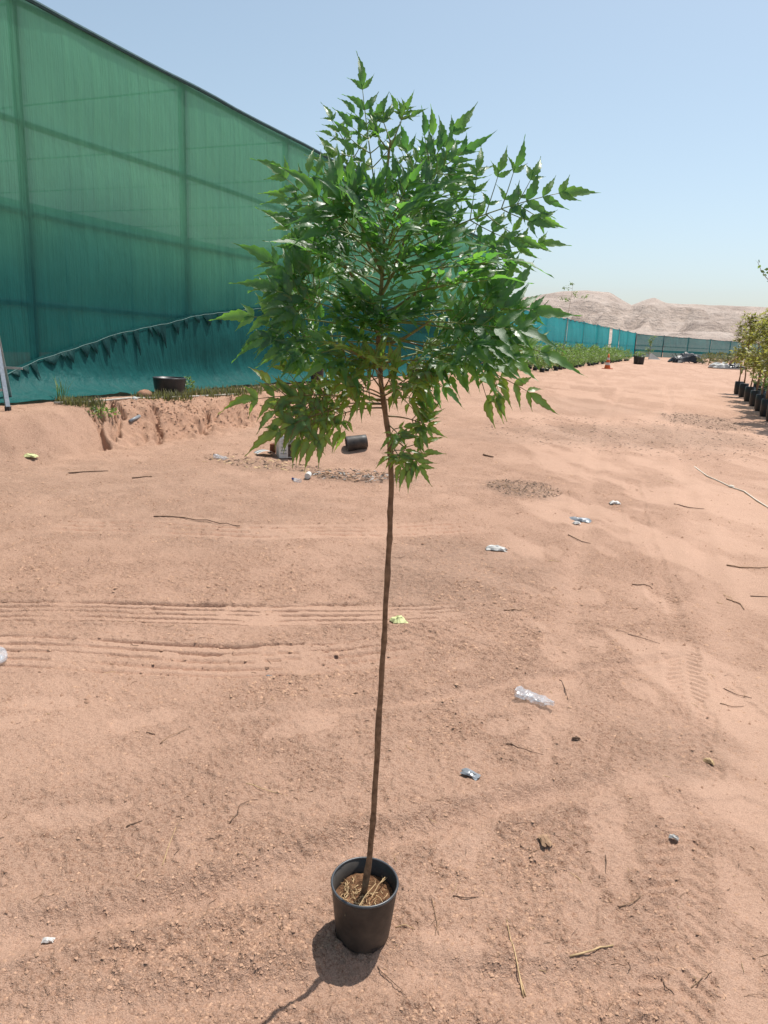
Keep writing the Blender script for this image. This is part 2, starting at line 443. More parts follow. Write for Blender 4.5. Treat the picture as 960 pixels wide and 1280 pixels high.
def net_mat(name, c, c2, cover=0.82, trans=0.6, low=None):
    """woven shade net: some light passes between the threads, some through them"""
    k = NT(name); t = k.tex()
    st = k.noise(t, 1.0, 5, 0.6, (7, 7, 0.22)); bl = k.noise(t, 0.55, 4); fn = k.noise(t, 1.0, 3, 0.6, (40, 40, 0.5))
    f = k.math('ADD', k.math('MULTIPLY', st, 0.45), k.math('ADD', k.math('MULTIPLY', bl, 0.4), k.math('MULTIPLY', fn, 0.15)))
    cc = k.ramp(f, ((0.36, c2), (0.62, c)))
    if low:        # bluer lower down, with the dim interior behind painted into the colour
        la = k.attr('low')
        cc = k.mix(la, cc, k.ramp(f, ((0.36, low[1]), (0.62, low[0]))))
    df = k.n('ShaderNodeBsdfDiffuse'); tr = k.n('ShaderNodeBsdfTranslucent'); tp = k.n('ShaderNodeBsdfTransparent'); gl = k.n('ShaderNodeBsdfGlossy')
    k.l(cc, df.inputs[0]); k.l(cc, tr.inputs[0]); gl.inputs['Roughness'].default_value = 0.55; gl.inputs[0].default_value = (0.6, 0.75, 0.75, 1)
    m1 = k.n('ShaderNodeMixShader'); m1.inputs[0].default_value = trans; k.l(df.outputs[0], m1.inputs[1]); k.l(tr.outputs[0], m1.inputs[2])
    mg = k.n('ShaderNodeMixShader'); mg.inputs[0].default_value = 0.02; k.l(m1.outputs[0], mg.inputs[1]); k.l(gl.outputs[0], mg.inputs[2])
    m2 = k.n('ShaderNodeMixShader'); k.l(k.math('MULTIPLY_ADD', st, 0.04, cover - 0.02), m2.inputs[0])
    k.l(tp.outputs[0], m2.inputs[1]); k.l(mg.outputs[0], m2.inputs[2]); k.l(m2.outputs[0], k.o.inputs[0])
    bp = k.n('ShaderNodeBump'); bp.inputs['Strength'].default_value = 0.7; bp.inputs['Distance'].default_value = 0.06
    k.l(k.math('ADD', st, k.noise(t, 2.5, 4, 0.5, (1, 1, 0.5))), bp.inputs['Height'])
    for q in (df, tr, gl): k.l(bp.outputs[0], q.inputs['Normal'])
    return k.m

def leaf_mat(name, lo, hi, tr_lo, tr_hi, old=0.0, edge_c=(0.20, 0.045, 0.02), rough=0.40):
    k = NT(name)
    info = k.n('ShaderNodeObjectInfo'); g = k.n('ShaderNodeNewGeometry')
    t = k.tex(); rnd = k.math('FRACT', k.math('ADD', k.math('ADD', info.outputs['Random'], g.outputs['Random Per Island']), 0.0))
    blot = k.noise(t, 30, 3)
    f = k.math('ADD', k.math('MULTIPLY', rnd, 0.75), k.math('MULTIPLY', blot, 0.25))
    ed = k.attr('edge'); rib = k.attr('rib')
    def tint(c):
        c = k.mix(k.math('MULTIPLY', rib, 0.45), c, tuple(min(1, 1.5 * x + 0.03) for x in hi))
        if old:
            o = k.math('MULTIPLY', k.ramp(k.math('ADD', ed, k.math('MULTIPLY', k.math('SUBTRACT', k.noise(t, 45, 3), 0.5), 1.1)), ((0.55, (0, 0, 0)), (0.95, (1, 1, 1)))), old)
            c = k.mix(o, c, edge_c)
        return c
    ca = tint(k.mix(f, lo, hi)); cb = tint(k.mix(f, tr_lo, tr_hi))
    k.set(Base_Color=ca, Roughness=rough); k.b.inputs['Specular IOR Level'].default_value = 1.0
    tr = k.n('ShaderNodeBsdfTranslucent'); k.l(cb, tr.inputs[0])
    ms = k.n('ShaderNodeMixShader'); ms.inputs[0].default_value = 0.54
    k.l(k.b.outputs[0], ms.inputs[1]); k.l(tr.outputs[0], ms.inputs[2]); k.l(ms.outputs[0], k.o.inputs[0])
    k.bump(k.math('ADD', k.math('MULTIPLY', rib, -1.0), k.noise(t, 160, 2)), 0.25, 0.002)
    return k.m
def clear_mat(name, tint=(0.62, 0.68, 0.74), dens=0.34):
    k = NT(name); t = k.tex()
    k.set(Base_Color=tint, Roughness=0.16); k.b.inputs['Specular IOR Level'].default_value = 0.9
    tp = k.n('ShaderNodeBsdfTransparent'); ms = k.n('ShaderNodeMixShader')
    k.l(k.math('MULTIPLY_ADD', k.noise(t, 45, 3), 0.5, dens - 0.25), ms.inputs[0])
    k.l(tp.outputs[0], ms.inputs[1]); k.l(k.b.outputs[0], ms.inputs[2]); k.l(ms.outputs[0], k.o.inputs[0])
    k.bump(k.noise(t, 70, 3), 0.6, 0.004); return k.m

M_sand = sand_mat()
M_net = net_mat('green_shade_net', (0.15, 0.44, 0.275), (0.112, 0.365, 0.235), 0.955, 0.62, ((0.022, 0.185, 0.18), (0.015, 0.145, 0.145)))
M_net2 = net_mat('teal_shade_net', (0.016, 0.125, 0.118), (0.011, 0.095, 0.092), 0.97, 0.30)
M_tooth_shade = net_mat('tooth_shade_net', (0.010, 0.052, 0.050), (0.007, 0.038, 0.038), 0.96, 0.12)  # dark colour stands for the teeth of shade under the cord
M_roof = net_mat('white_roof_net', (0.55, 0.68, 0.6), (0.5, 0.62, 0.55), 0.55, 0.6)
M_fence = net_mat('cyan_fence_net', (0.05, 0.46, 0.49), (0.035, 0.38, 0.42), 0.96, 0.45)
M_fence2 = net_mat('dark_cyan_fence_net', (0.03, 0.24, 0.25), (0.02, 0.17, 0.19), 0.84, 0.4)
M_fpale = net_mat('pale_fence_sheet', (0.20, 0.42, 0.40), (0.10, 0.30, 0.30), 0.8, 0.5)
M_galv = simple('galvanised_steel', (0.32, 0.35, 0.36), 0.5, 0.2, 12, 0.1, 0.002, 0.6)
M_dsteel = simple('dark_frame_steel', (0.06, 0.085, 0.095), 0.6, 0.25, 8, 0.1, 0.002, 0.2)
M_alu = simple('scuffed_aluminium', (0.55, 0.56, 0.57), 0.38, 0.18, 25, 0.12, 0.001, 0.85)
M_rope = simple('pale_cord', (0.68, 0.62, 0.52), 0.9, 0.15, 60, 0.1, 0.001, 0, 0.1)
M_cord = simple('faded_teal_cord', (0.16, 0.27, 0.25), 0.8, 0.25, 60, 0.3, 0.002)
M_hem = simple('dark_teal_hem', (0.03, 0.085, 0.10), 0.8, 0.3, 6, 0.2, 0.004)
M_black = simple('black_nursery_plastic', (0.019, 0.019, 0.021), 0.42, 0.35, 14, 0.15, 0.002, 0, 0.5)
M_blackdust = simple('dusty_black_plastic', (0.030, 0.028, 0.027), 0.5, 0.4, 11, 0.2, 0.003, 0, 0.4, (0.095, 0.078, 0.064))
M_rim = simple('worn_pot_rim', (0.055, 0.058, 0.064), 0.36, 0.3, 22, 0.15, 0.001, 0, 0.6)
M_soil = simple('dark_potting_soil', (0.15, 0.075, 0.04), 0.95, 0.6, 45, 0.9, 0.012, 0, 0.1, (0.30, 0.16, 0.085))
M_straw = simple('dry_straw', (0.52, 0.36, 0.19), 0.75, 0.35, 40, 0.3, 0.001)
M_stick = simple('weathered_stick', (0.30, 0.185, 0.11), 0.85, 0.4, 40, 0.5, 0.002)
M_dark_stick = simple('dark_twig', (0.16, 0.098, 0.064), 0.88, 0.4, 40, 0.5, 0.002)
M_bark = simple('reddish_brown_bark', (0.20, 0.115, 0.065), 0.75, 0.42, 60, 0.7, 0.002, 0, 0.3, (0.31, 0.20, 0.12))
M_green_stem = simple('olive_green_stem', (0.20, 0.185, 0.065), 0.55, 0.3, 35, 0.3, 0.001, 0, 0.4)
M_petiole = simple('green_petiole', (0.16, 0.22, 0.055), 0.5, 0.3, 30, 0.1, 0.001, 0, 0.4)
M_petiole_red = simple('reddish_petiole', (0.17, 0.13, 0.05), 0.5, 0.3, 30, 0.1, 0.001, 0, 0.4)
M_leaf = leaf_mat('glossy_green_leaf', (0.016, 0.064, 0.026), (0.056, 0.165, 0.048), (0.10, 0.36, 0.03), (0.30, 0.64, 0.05))
M_leaf_young = leaf_mat('young_bright_leaf', (0.05, 0.14, 0.03), (0.10, 0.22, 0.04), (0.14, 0.36, 0.03), (0.24, 0.48, 0.05))
M_leaf_old = leaf_mat('red_edged_leaf', (0.042, 0.115, 0.026), (0.095, 0.20, 0.04), (0.24, 0.48, 0.03), (0.46, 0.64, 0.06), 0.6)
M_foliage = leaf_mat('seedling_leaf', (0.06, 0.12, 0.03), (0.125, 0.20, 0.05), (0.14, 0.25, 0.04), (0.24, 0.36, 0.07), rough=0.5)
M_foliage_y = leaf_mat('yellow_green_leaf', (0.11, 0.14, 0.03), (0.26, 0.25, 0.065), (0.24, 0.28, 0.04), (0.44, 0.42, 0.09), rough=0.5)
M_scrub = leaf_mat('dry_scrub_leaf', (0.10, 0.11, 0.045), (0.20, 0.19, 0.09), (0.10, 0.12, 0.03), (0.2, 0.2, 0.06), rough=0.7)
M_white = simple('dirty_white_plastic', (0.62, 0.60, 0.56), 0.5, 0.25, 14, 0.2, 0.003)
M_grey = simple('grey_plastic_scrap', (0.22, 0.24, 0.26), 0.35, 0.3, 20, 0.2, 0.002, 0, 0.6)
M_paleg = simple('pale_grey_scrap', (0.48, 0.47, 0.44), 0.5, 0.25, 30, 0.3, 0.003)
M_rust = simple('rusty_tin', (0.22, 0.075, 0.035), 0.75, 0.5, 18, 0.4, 0.003, 0.2)
M_blue = simple('blue_plastic', (0.03, 0.05, 0.22), 0.35, 0.2, 20, 0.1)
M_orange = simple('orange_cone_plastic', (0.62, 0.13, 0.025), 0.5, 0.25, 8, 0.1)
M_lemon = simple('pale_yellow_green_scrap', (0.60, 0.62, 0.30), 0.55, 0.2, 40, 0.3, 0.003)
M_ash = simple('grey_ash', (0.30, 0.28, 0.26), 0.95, 0.7, 30, 0.6, 0.01, 0, 0.1, (0.62, 0.60, 0.57))
M_char = simple('charred_litter', (0.10, 0.075, 0.06), 0.95, 0.6, 30, 0.5, 0.005, 0, 0.1)
M_clear = clear_mat('clear_plastic')
M_stone = simple('reddish_stone', (0.36, 0.20, 0.13), 0.9, 0.3, 12, 0.5, 0.01, 0, 0.15)
M_clod = simple('sandy_clod', (0.46, 0.275, 0.18), 0.95, 0.25, 12, 0.5, 0.01, 0, 0.1)
M_pipe = simple('pale_irrigation_pipe', (0.45, 0.42, 0.36), 0.6, 0.25, 12, 0.1)
M_board = simple('grey_board', (0.42, 0.42, 0.41), 0.7, 0.25, 9, 0.2)
M_yellowp = simple('faded_yellow_post', (0.40, 0.42, 0.22), 0.7, 0.3, 5, 0.2)

# ------------------------------------------------------------------ ground sheet
def build_ground():
    # fan of rings round the spot where the photographer stands, finest where the yard is seen close
    ang = np.concatenate([np.linspace(-180, -46, 60)[:-1], np.linspace(-46, -33, 50)[:-1], np.linspace(-33, 33, 600), np.linspace(33, 46, 50)[1:], np.linspace(46, 180, 60)[1:-1]])
    ang = np.radians(ang)
    dep = np.concatenate([np.linspace(math.atan2(CAM_H, 0.85), math.atan2(CAM_H, 3.5), 350)[:-1], np.linspace(math.atan2(CAM_H, 3.5), math.atan2(CAM_H, 5.2), 180)[:-1], np.linspace(math.atan2(CAM_H, 5.2), math.atan2(CAM_H, 6.8), 50)[:-1], np.linspace(math.atan2(CAM_H, 6.8), math.atan2(CAM_H, 13), 180)[:-1], np.linspace(math.atan2(CAM_H, 13), math.atan2(CAM_H, 22), 50)])
    r = np.concatenate([[0.15, 0.4, 0.6, 0.75], CAM_H / np.tan(dep), 22 * (3000 / 22) ** (np.arange(1, 111) / 110)])
    A, Rr = np.meshgrid(ang, r)
    X = (Rr * np.sin(A)).ravel(); Y = (Rr * np.cos(A)).ravel()
    out = {}
    Z = ground_h(X, Y, True, out)
    n = len(ang); m = len(r)
    i = np.arange(m - 1)[:, None]; j = np.arange(n)[None, :]; j2 = (j + 1) % n
    F = np.stack([np.broadcast_to(i * n + j, (m - 1, n)), i * n + j2, (i + 1) * n + j2, np.broadcast_to((i + 1) * n + j, (m - 1, n))], -1).reshape(-1, 4)
    # centre cap
    V = np.stack([X, Y, Z], 1)
    me = np_mesh('ground', V, F[:, ::-1], M_sand, True)
    for k in ('rough', 'smooth', 'stain', 'bank', 'cut'): set_attr(me, k, out[k])
    o = obj('ground', me); o['kind'] = 'structure'
build_ground()

# ------------------------------------------------------------------ hills
def build_hills():
    k = NT('barren_hill'); t = k.tex()
    big = k.noise(t, 0.02, 5); st = k.noise(t, 0.06, 7, 0.7, (1, 0.5, 4)); fn = k.noise(t, 0.3, 5, 0.75)
    c = k.ramp(st, ((0.34, (0.27, 0.205, 0.168)), (0.48, (0.41, 0.325, 0.27)), (0.66, (0.49, 0.405, 0.345))))
    c = k.mix(k.math('MULTIPLY', big, 0.4), c, (0.46, 0.375, 0.318))
    c = k.mix(k.ramp(fn, ((0.34, (0.6, 0.6, 0.6)), (0.47, (0, 0, 0)))), c, (0.2, 0.16, 0.135))
    k.set(Base_Color=c, Roughness=0.95); k.bump(k.math('ADD', fn, st), 0.7, 2.5)
    prof = ((-400, 372), (300, 380), (480, 378), (600, 372), (660, 368), (700, 362), (735, 360), (762, 362.5), (778, 372), (790, 378.5), (806, 372), (818, 368.5), (832, 375), (860, 377.5), (900, 378.5), (960, 381), (1100, 384), (1500, 392))
    px = np.linspace(-400, 1500, 520)
    py = np.interp(px, [q[0] for q in prof], [q[1] for q in prof])
    D = 430.0
    rows = np.linspace(0, 1, 64)
    V = np.zeros((64, 520, 3))
    for i, a in enumerate(px):
        top = at(a, py[i], D)
        vx, vy = top[0], top[1]
        L = math.hypot(vx, vy)
        for j, s in enumerate(rows):
            dist = 215 + (L - 215) * min(1, s / 0.72) + 260 * max(0, (s - 0.72) / 0.28)
            hh = (top[2] - 3) * (min(1, s / 0.72) ** 1.25 if s < 0.72 else 1 - 0.35 * ((s - 0.72) / 0.28) ** 1.3)
            V[j, i] = (vx / L * dist, vy / L * dist, 2.0 + hh)
    X, Y = V[..., 0], V[..., 1]
    rel = np.clip((V[..., 2] - 2) / 30, 0, 1.2)
    edge = np.sin(np.clip(rows / 0.72, 0, 1) * math.pi)[:, None]
    gul = np.abs(2 * fbm(X * 0.022 + 0.01 * Y, Y * 0.010, 4, 201) - 1)
    V[..., 2] += edge * (6 * (fbm(X * 0.02, Y * 0.02, 5, 203) - 0.5) * 2 - 8.0 * sstep(0.28, 0.0, gul) + 10 * (fbm(X * 0.06, Y * 0.05, 5, 207) - 0.5))
    # terrace ledges
    V[..., 2] += edge * 1.9 * np.sin(V[..., 2] * 0.8 + 4 * fbm(X * 0.01, Y * 0.01, 3, 205))
    V[..., 2] += (1 - edge) * 0.9 * (fbm(X * 0.09, Y * 0.09, 3, 209) - 0.5)
    n = 520; i = np.arange(63)[:, None]; j = np.arange(n - 1)[None, :]
    F = np.stack([i * n + j, i * n + j + 1, (i + 1) * n + j + 1, (i + 1) * n + j], -1).reshape(-1, 4)
    o = obj('hills', np_mesh('hills', V.reshape(-1, 3), F, k.m, True)); o['kind'] = 'structure'
build_hills()

# ------------------------------------------------------------------ shade house
def grid_sheet(T, Zf, off_fn):
    """sheet over the wall plane; T 1-D along the wall, Zf (nz,nt) heights, off_fn(t,z) outward offsets"""
    nt_ = len(T); nz = Zf.shape[0]
    TT = np.broadcast_to(T[None, :], Zf.shape)
    O = off_fn(TT, Zf)
    V = np.stack([WA[0] + WD[0] * TT + WN[0] * O, WA[1] + WD[1] * TT + WN[1] * O, Zf], -1).reshape(-1, 3)
    i = np.arange(nz - 1)[:, None]; j = np.arange(nt_ - 1)[None, :]
    F = np.stack([i * nt_ + j, i * nt_ + j + 1, (i + 1) * nt_ + j + 1, (i + 1) * nt_ + j], -1).reshape(-1, 4)
    return V, F
def build_shade_house():
    c0 = W3((WT0 + WT1) / 2, -6, 0.45)
    root = thing('shade_house', 'tall green shade-net house with sagging teal lower netting along the yard', 'shade house', c0)
    inv = Vector(c0)
    def put(name, mb_or_me, mat=None, parent=None, smooth=False):
        me = mb_or_me if isinstance(mb_or_me, bpy.types.Mesh) else mb_or_me.mesh(name, mat, smooth)
        o = obj(name, me, parent or root)
        if parent is None: o.location = -inv
        return o
    DEPTH = 14.0
    tp = [wall_t(20, 60), wall_t(229, 160), wall_t(358, 180)]
    step = (tp[2] - tp[0]) / 2
    posts = [tp[0] + step * k for k in range(-3, 12) if WT0 < tp[0] + step * k < WT1 - 0.5]
    posts = [min(tp, key=lambda q: abs(q - p)) if min(abs(q - p) for q in tp) < 0.6 * step else p for p in posts] + [WT0 + 0.05, WT1 - 0.06]
    rails = (wallpt(0, 378)[1], wallpt(0, 258)[1], wallpt(0, 142)[1], WTOP - 0.06)
    T = np.concatenate([np.arange(WT0, 16, 0.09), np.arange(16, WT1, 0.25), [WT1]])
    ps = np.array(sorted(posts))
    def pillow(t, z):
        k = np.clip(np.searchsorted(ps, t) - 1, 0, len(ps) - 2)
        u = (t - ps[k]) / (ps[k + 1] - ps[k])
        rz_ = np.array([0.4] + list(rails)); m = np.clip(np.searchsorted(rz_, z) - 1, 0, len(rz_) - 2)
        v = np.clip((z - rz_[m]) / (rz_[m + 1] - rz_[m]), 0, 1)
        return np.sin(math.pi * u) * np.sin(math.pi * v)
    def off_up(t, z):
        return 0.05 + 0.04 * pillow(t, z) + 0.015 * (fbm(t * 1.6, z * 0.5, 4, 301) - 0.5) + 0.006 * (fbm(t * 6, z * 0.6, 3, 303) - 0.5)
    nz = 44; s = np.linspace(0, 1, nz)[:, None]
    Zu = 0.55 + s * (WTOP - 0.55) + 0 * T[None, :]
    V, F = grid_sheet(T, Zu, off_up)
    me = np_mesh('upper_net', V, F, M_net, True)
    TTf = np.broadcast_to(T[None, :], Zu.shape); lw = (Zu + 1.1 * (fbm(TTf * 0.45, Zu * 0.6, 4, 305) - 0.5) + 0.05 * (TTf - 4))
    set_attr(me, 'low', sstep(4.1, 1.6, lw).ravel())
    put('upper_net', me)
    # folded hem along the eave
    put('eave_hem', MB().tube([W3(t, 0.06 + 0.01 * math.sin(t * 3), WTOP + 0.01 * math.sin(t * 1.7)) for t in np.linspace(WT0, WT1, 60)], 0.034, 6), M_hem)
    # the cord that the lower netting is pulled up with
    rp = [wallpt(x, y, 0.22) for x, y in ((-60, 492), (7, 468), (55, 449), (87, 439), (102, 434), (130, 425), (147, 418), (173, 413), (190, 409), (218, 404), (250, 395), (273, 392), (345, 384), (470, 381), (560, 390))]
    rt = np.array([q[0] for q in rp]); rzv = np.array([q[1] for q in rp])
    def rope_z(t): return np.interp(t, rt, rzv)
    # lower, second layer of netting: hangs from about the third rail to the ground and spreads over the strip
    topz = np.interp(T, rt, rzv) + 0.015 + 0.01 * (fbm(T * 1.5, T * 0, 3, 311) - 0.5)
    nz = 90; s = np.linspace(0, 1, nz)[:, None]
    gz = ground_h(WA[0] + WD[0] * T + WN[0] * 0.4, WA[1] + WD[1] * T + WN[1] * 0.4, False)
    Zl = (gz + 0.02)[None, :] + (1 - s) ** 1.0 * (topz - gz)[None, :]
    def off_lo(t, z, g=None):
        g = np.broadcast_to(gz[None, :], z.shape) if g is None else g
        hh = np.clip(z - g, 0, 3)
        spread = 0.55 * np.exp(-hh / 0.16) * (0.6 + 0.8 * fbm(t * 0.9, t * 0 + 1, 3, 321))
        bul = 0.02 * np.exp(-((z - rope_z(t) + 0.5) / 0.3) ** 2) + 0.10 * np.exp(-hh / 0.6)
        pull = -0.0 * np.exp(-((z - rope_z(t)) / 0.06) ** 2)
        fold = 0.09 * (fbm(t * 2.2 + hh * 0.5, hh * 2.0, 4, 323) - 0.5) * np.exp(-hh / 0.35) + 0.010 * (fbm(t * 5 - hh * 2, hh * 3, 3, 325) - 0.5)
        return 0.088 + 0.04 * pillow(t, z) + spread + bul + pull + fold + 0.02 * (fbm(t * 0.9, z * 0.8, 3, 327) - 0.5)
    V, F = grid_sheet(T, Zl, off_lo)
    def surf(t, z):
        return float(off_lo(np.array([t]), np.array([z]), np.array([np.interp(t, T, gz)]))[0])
    # the skirt lies in folds on the ground
    V3 = V.reshape(nz, len(T), 3); last = sstep(0.94, 1.0, s[:, 0])[:, None]
    V3[..., 2] += last * 0.10 * np.clip(fbm(T[None, :] * 3.0, s * 9, 4, 331) - 0.35, 0, 1)
    put('lower_net', np_mesh('lower_net', V3.reshape(-1, 3), F, M_net2, True))
    put('tie_cord', MB().tube([W3(t, 0.012 + surf(t, float(rope_z(t)) - 0.01), float(rope_z(t)) + 0.006 * math.sin(t * 14)) for t in np.linspace(rt[0], 22, 160)], 0.005, 5), M_cord)
    # dark points of netting below the cord; their colour paints tooth-shaped shade
    shade_flaps = [(20, 14, 10), (33, 11, 12), (47, 10, 18), (70, 16, 12), (80, 9, 11), (93, 13, 19), (111, 15, 20), (124, 10, 17), (138, 11, 25), (148, 6, 10), (159, 10, 15), (176, 10, 31), (192, 5, 13), (203, 8, 15), (212, 9, 27), (229, 12, 22), (242, 9, 13), (256, 9, 12), (268, 12, 14), (283, 9, 13), (296, 8, 10), (338, 9, 13), (352, 8, 11), (366, 9, 12), (448, 7, 9), (458, 7, 9), (469, 7, 10), (480, 7, 9)]
    for (x, wpx, hpx) in shade_flaps:
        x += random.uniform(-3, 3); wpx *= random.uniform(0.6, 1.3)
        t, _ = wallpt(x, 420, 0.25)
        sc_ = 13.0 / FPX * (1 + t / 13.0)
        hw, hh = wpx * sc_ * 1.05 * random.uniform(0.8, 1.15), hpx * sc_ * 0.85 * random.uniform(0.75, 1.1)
        # a puckered tab: lies close to the sheet, its outline drawn as the tooth of shade
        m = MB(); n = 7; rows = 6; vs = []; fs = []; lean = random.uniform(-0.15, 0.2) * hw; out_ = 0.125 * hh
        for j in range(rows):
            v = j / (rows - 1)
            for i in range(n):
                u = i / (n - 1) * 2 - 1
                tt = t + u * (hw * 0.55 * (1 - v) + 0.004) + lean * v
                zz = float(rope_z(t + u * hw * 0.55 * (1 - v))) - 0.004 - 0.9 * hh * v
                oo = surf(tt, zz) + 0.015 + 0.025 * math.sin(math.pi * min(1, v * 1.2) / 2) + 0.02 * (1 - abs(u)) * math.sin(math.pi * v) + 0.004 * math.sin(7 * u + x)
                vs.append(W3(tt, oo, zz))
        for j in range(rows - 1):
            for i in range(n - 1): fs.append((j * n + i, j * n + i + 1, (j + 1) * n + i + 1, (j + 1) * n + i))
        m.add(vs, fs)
        # the tab stands for one tooth of shade below the cord
        put('tooth_shade_flap', m, M_tooth_shade, smooth=True)
    # frame: posts, rails, back row, roof wires
    for p in posts:
        put('post', MB().tube([W3(p, -0.03, 0.2), W3(p, -0.03, WTOP - 0.02)], 0.065, 8), M_dsteel, smooth=True)
        put('post', MB().tube([W3(p, -DEPTH, 0.2), W3(p, -DEPTH, WTOP - 0.02)], 0.062, 8), M_dsteel, smooth=True)
        put('roof_beam', MB().tube([W3(p, -0.06, WTOP - 0.10), W3(p, -DEPTH, WTOP - 0.10)], 0.016, 6), M_dsteel, smooth=True)
    for z in rails:
        put('rail', MB().tube([W3(t, -0.012, z + 0.02 * math.sin(t * 0.7 + z)) for t in np.linspace(WT0 + 0.1, WT1 - 0.1, 40)], 0.046 if z < 6 else 0.05, 8), M_galv if z < 6 else M_dsteel, smooth=True)
    def flat(name, quad, mat, nx=24, ny=24, sag=0.0):
        q = [np.array(p) for p in quad]; vs = []; fs = []
        for j in range(ny + 1):
            for i in range(nx + 1):
                u, v = i / nx, j / ny
                p = (q[0] * (1 - u) + q[1] * u) * (1 - v) + (q[3] * (1 - u) + q[2] * u) * v
                p = p + np.array([0, 0, -sag * abs(math.sin(u * nx * 0.6)) * math.sin(math.pi * v)])
                vs.append(p)
        for j in range(ny):
            for i in range(nx): a = j * (nx + 1) + i; fs.append((a, a + 1, a + nx + 2, a + nx + 1))
        put(name, MB().add(vs, fs), mat, smooth=True)
    flat('roof_net', (W3(WT0, 0.0, WTOP - 0.02), W3(WT1, 0.0, WTOP - 0.02), W3(WT1, -DEPTH, WTOP - 0.02), W3(WT0, -DEPTH, WTOP - 0.02)), M_roof, 30, 12, 0.1)
    flat('back_net', (W3(WT0, -DEPTH - 0.08, 0.3), W3(WT1, -DEPTH - 0.08, 0.3), W3(WT1, -DEPTH - 0.08, WTOP - 0.03), W3(WT0, -DEPTH - 0.08, WTOP - 0.03)), M_net)
    flat('end_net', (W3(WT1 + 0.03, 0.04, 0.3), W3(WT1 + 0.03, -DEPTH, 0.3), W3(WT1 + 0.03, -DEPTH, WTOP - 0.03), W3(WT1 + 0.03, 0.04, WTOP - 0.03)), M_net)
    flat('end_net', (W3(WT0 - 0.03, 0.04, 0.3), W3(WT0 - 0.03, -DEPTH, 0.3), W3(WT0 - 0.03, -DEPTH, WTOP - 0.03), W3(WT0 - 0.03, 0.04, WTOP - 0.03)), M_net)
build_shade_house()

# ------------------------------------------------------------------ low net fences
def fence(name, a, b, h0, h1, nbay, mats, label, gap=None, rails=(0.5,)):
    a, b = np.array(a, float), np.array(b, float)
    d = b - a; L = np.linalg.norm(d); d /= L; nrm = np.array([d[1], -d[0]])
    root = thing(name, label, 'fence', (*((a + b) / 2), 0.6)); inv = Vector(root.location)
    def put(nm, m, mat):
        o = m.build(nm, mat, root, True); o.location = -inv
    for k in range(nbay + 1):
        p = a + d * L * k / nbay
        g = float(base_h(p[0], p[1])); hh = h0 + (h1 - h0) * k / nbay
        put('post', MB().tube([(p[0] - nrm[0] * .06, p[1] - nrm[1] * .06, g - 0.2), (p[0] - nrm[0] * .06, p[1] - nrm[1] * .06, hh + 0.05)], 0.07, 6), M_yellowp if gap == k else M_dsteel)
        if k == nbay: break
        m = MB(); vs = []; fs = []; nu, nv = 14, 8
        lo = 0.22 if gap == k else 0.0
        for j in range(nv + 1):
            for i in range(nu + 1):
                u = (i / nu) * (1 - lo) + lo; v = j / nv
                q = p + d * (L / nbay) * u
                gg = float(base_h(q[0], q[1])) + 0.02
                top = h0 + (h1 - h0) * (k + u) / nbay - 0.05 * math.sin(math.pi * u)
                o = 0.12 * math.sin(math.pi * u) * math.sin(math.pi * v) + 0.05 * math.sin(u * 23 + k * 2 + v * 2) * (1 - v * .5) + 0.02 * math.sin(u * 61 + k)
                vs.append((q[0] + nrm[0] * o, q[1] + nrm[1] * o, gg + (top - gg) * v))
        for j in range(nv):
            for i in range(nu): c = j * (nu + 1) + i; fs.append((c, c + 1, c + nu + 2, c + nu + 1))
        put('net_panel', m.add(vs, fs), mats[k % len(mats)])
    for r in rails:
        put('rail', MB().tube([(*(a - nrm * .03), 0.6 + (h0 - 0.6) * r), (*(b - nrm * .03), 0.85 + (h1 - 0.85) * r)], 0.035, 6), M_dsteel)
    return d, nrm
CORNER = at(795, 416, 83)
F0 = np.array(W3(WT1 + 1.0, -0.5, 0)[:2])
FDN = fence('net_fence', F0, CORNER[:2], 3.5, float(CORNER[2]), 9, (M_fence,), 'low cyan net fence running from the shade house behind the seedling bed', gap=6, rails=(0.97, 0.45))
FR = at(1010, 434, 128)
fence('net_fence', CORNER[:2] + np.array([0.15, 0.05]), FR[:2], float(CORNER[2]) - 0.08, float(FR[2]), 9, (M_fence2,), 'dark teal net fence closing off the far end of the yard', rails=(0.97, 0.55, 0.05))

# ------------------------------------------------------------------ plants
def leaf_verts(n_teeth=5, fold=0.25, curl=0.25, wid=0.36, tip=0.30, rs=random):
    """serrated, pointed leaflet along +Y, unit length, face up +Z; returns verts, faces, edge, rib"""
    rows = 2 * n_teeth + 3
    vs = []; fs = []; ed = []; rb = []
    asym = rs.uniform(-0.08, 0.08)
    for j in range(rows):
        v = j / (rows - 1)
        body = (math.sin(min(1, v / 0.26) * math.pi / 2) ** 0.8) * (max(0, 1 - v) ** 0.9)
        wv = wid * 0.5 * body * 1.28
        if v > 0.5: wv *= 1 - 0.62 * sstep(0.5, 0.85, v)
        tooth = (1.06 if j % 2 else 0.84) if 0.12 < v < 0.85 else 1.0
        z = -curl * v * v + 0.04 * math.sin(v * 5)
        xm = 0.05 * math.sin(v * 3) * (1 + asym)
        shift = 0.035 if j % 2 else 0.0
        for sx in (-1, 0, 1):
            wx = wv * tooth * (1 + sx * asym)
            vs.append((xm + sx * wx, v + shift * abs(sx), z + abs(sx) * wx * fold + (0.012 * math.sin(j * 1.7 + sx) if sx else 0)))
            ed.append(abs(sx) * (0.75 + 0.5 * v)); rb.append(0.0 if sx else 1.0)
    for j in range(rows - 1):
        a = j * 3
        fs += [(a, a + 1, a + 4, a + 3), (a + 1, a + 2, a + 5, a + 4)]
    return vs, fs, ed, rb
rs = random.Random(5)
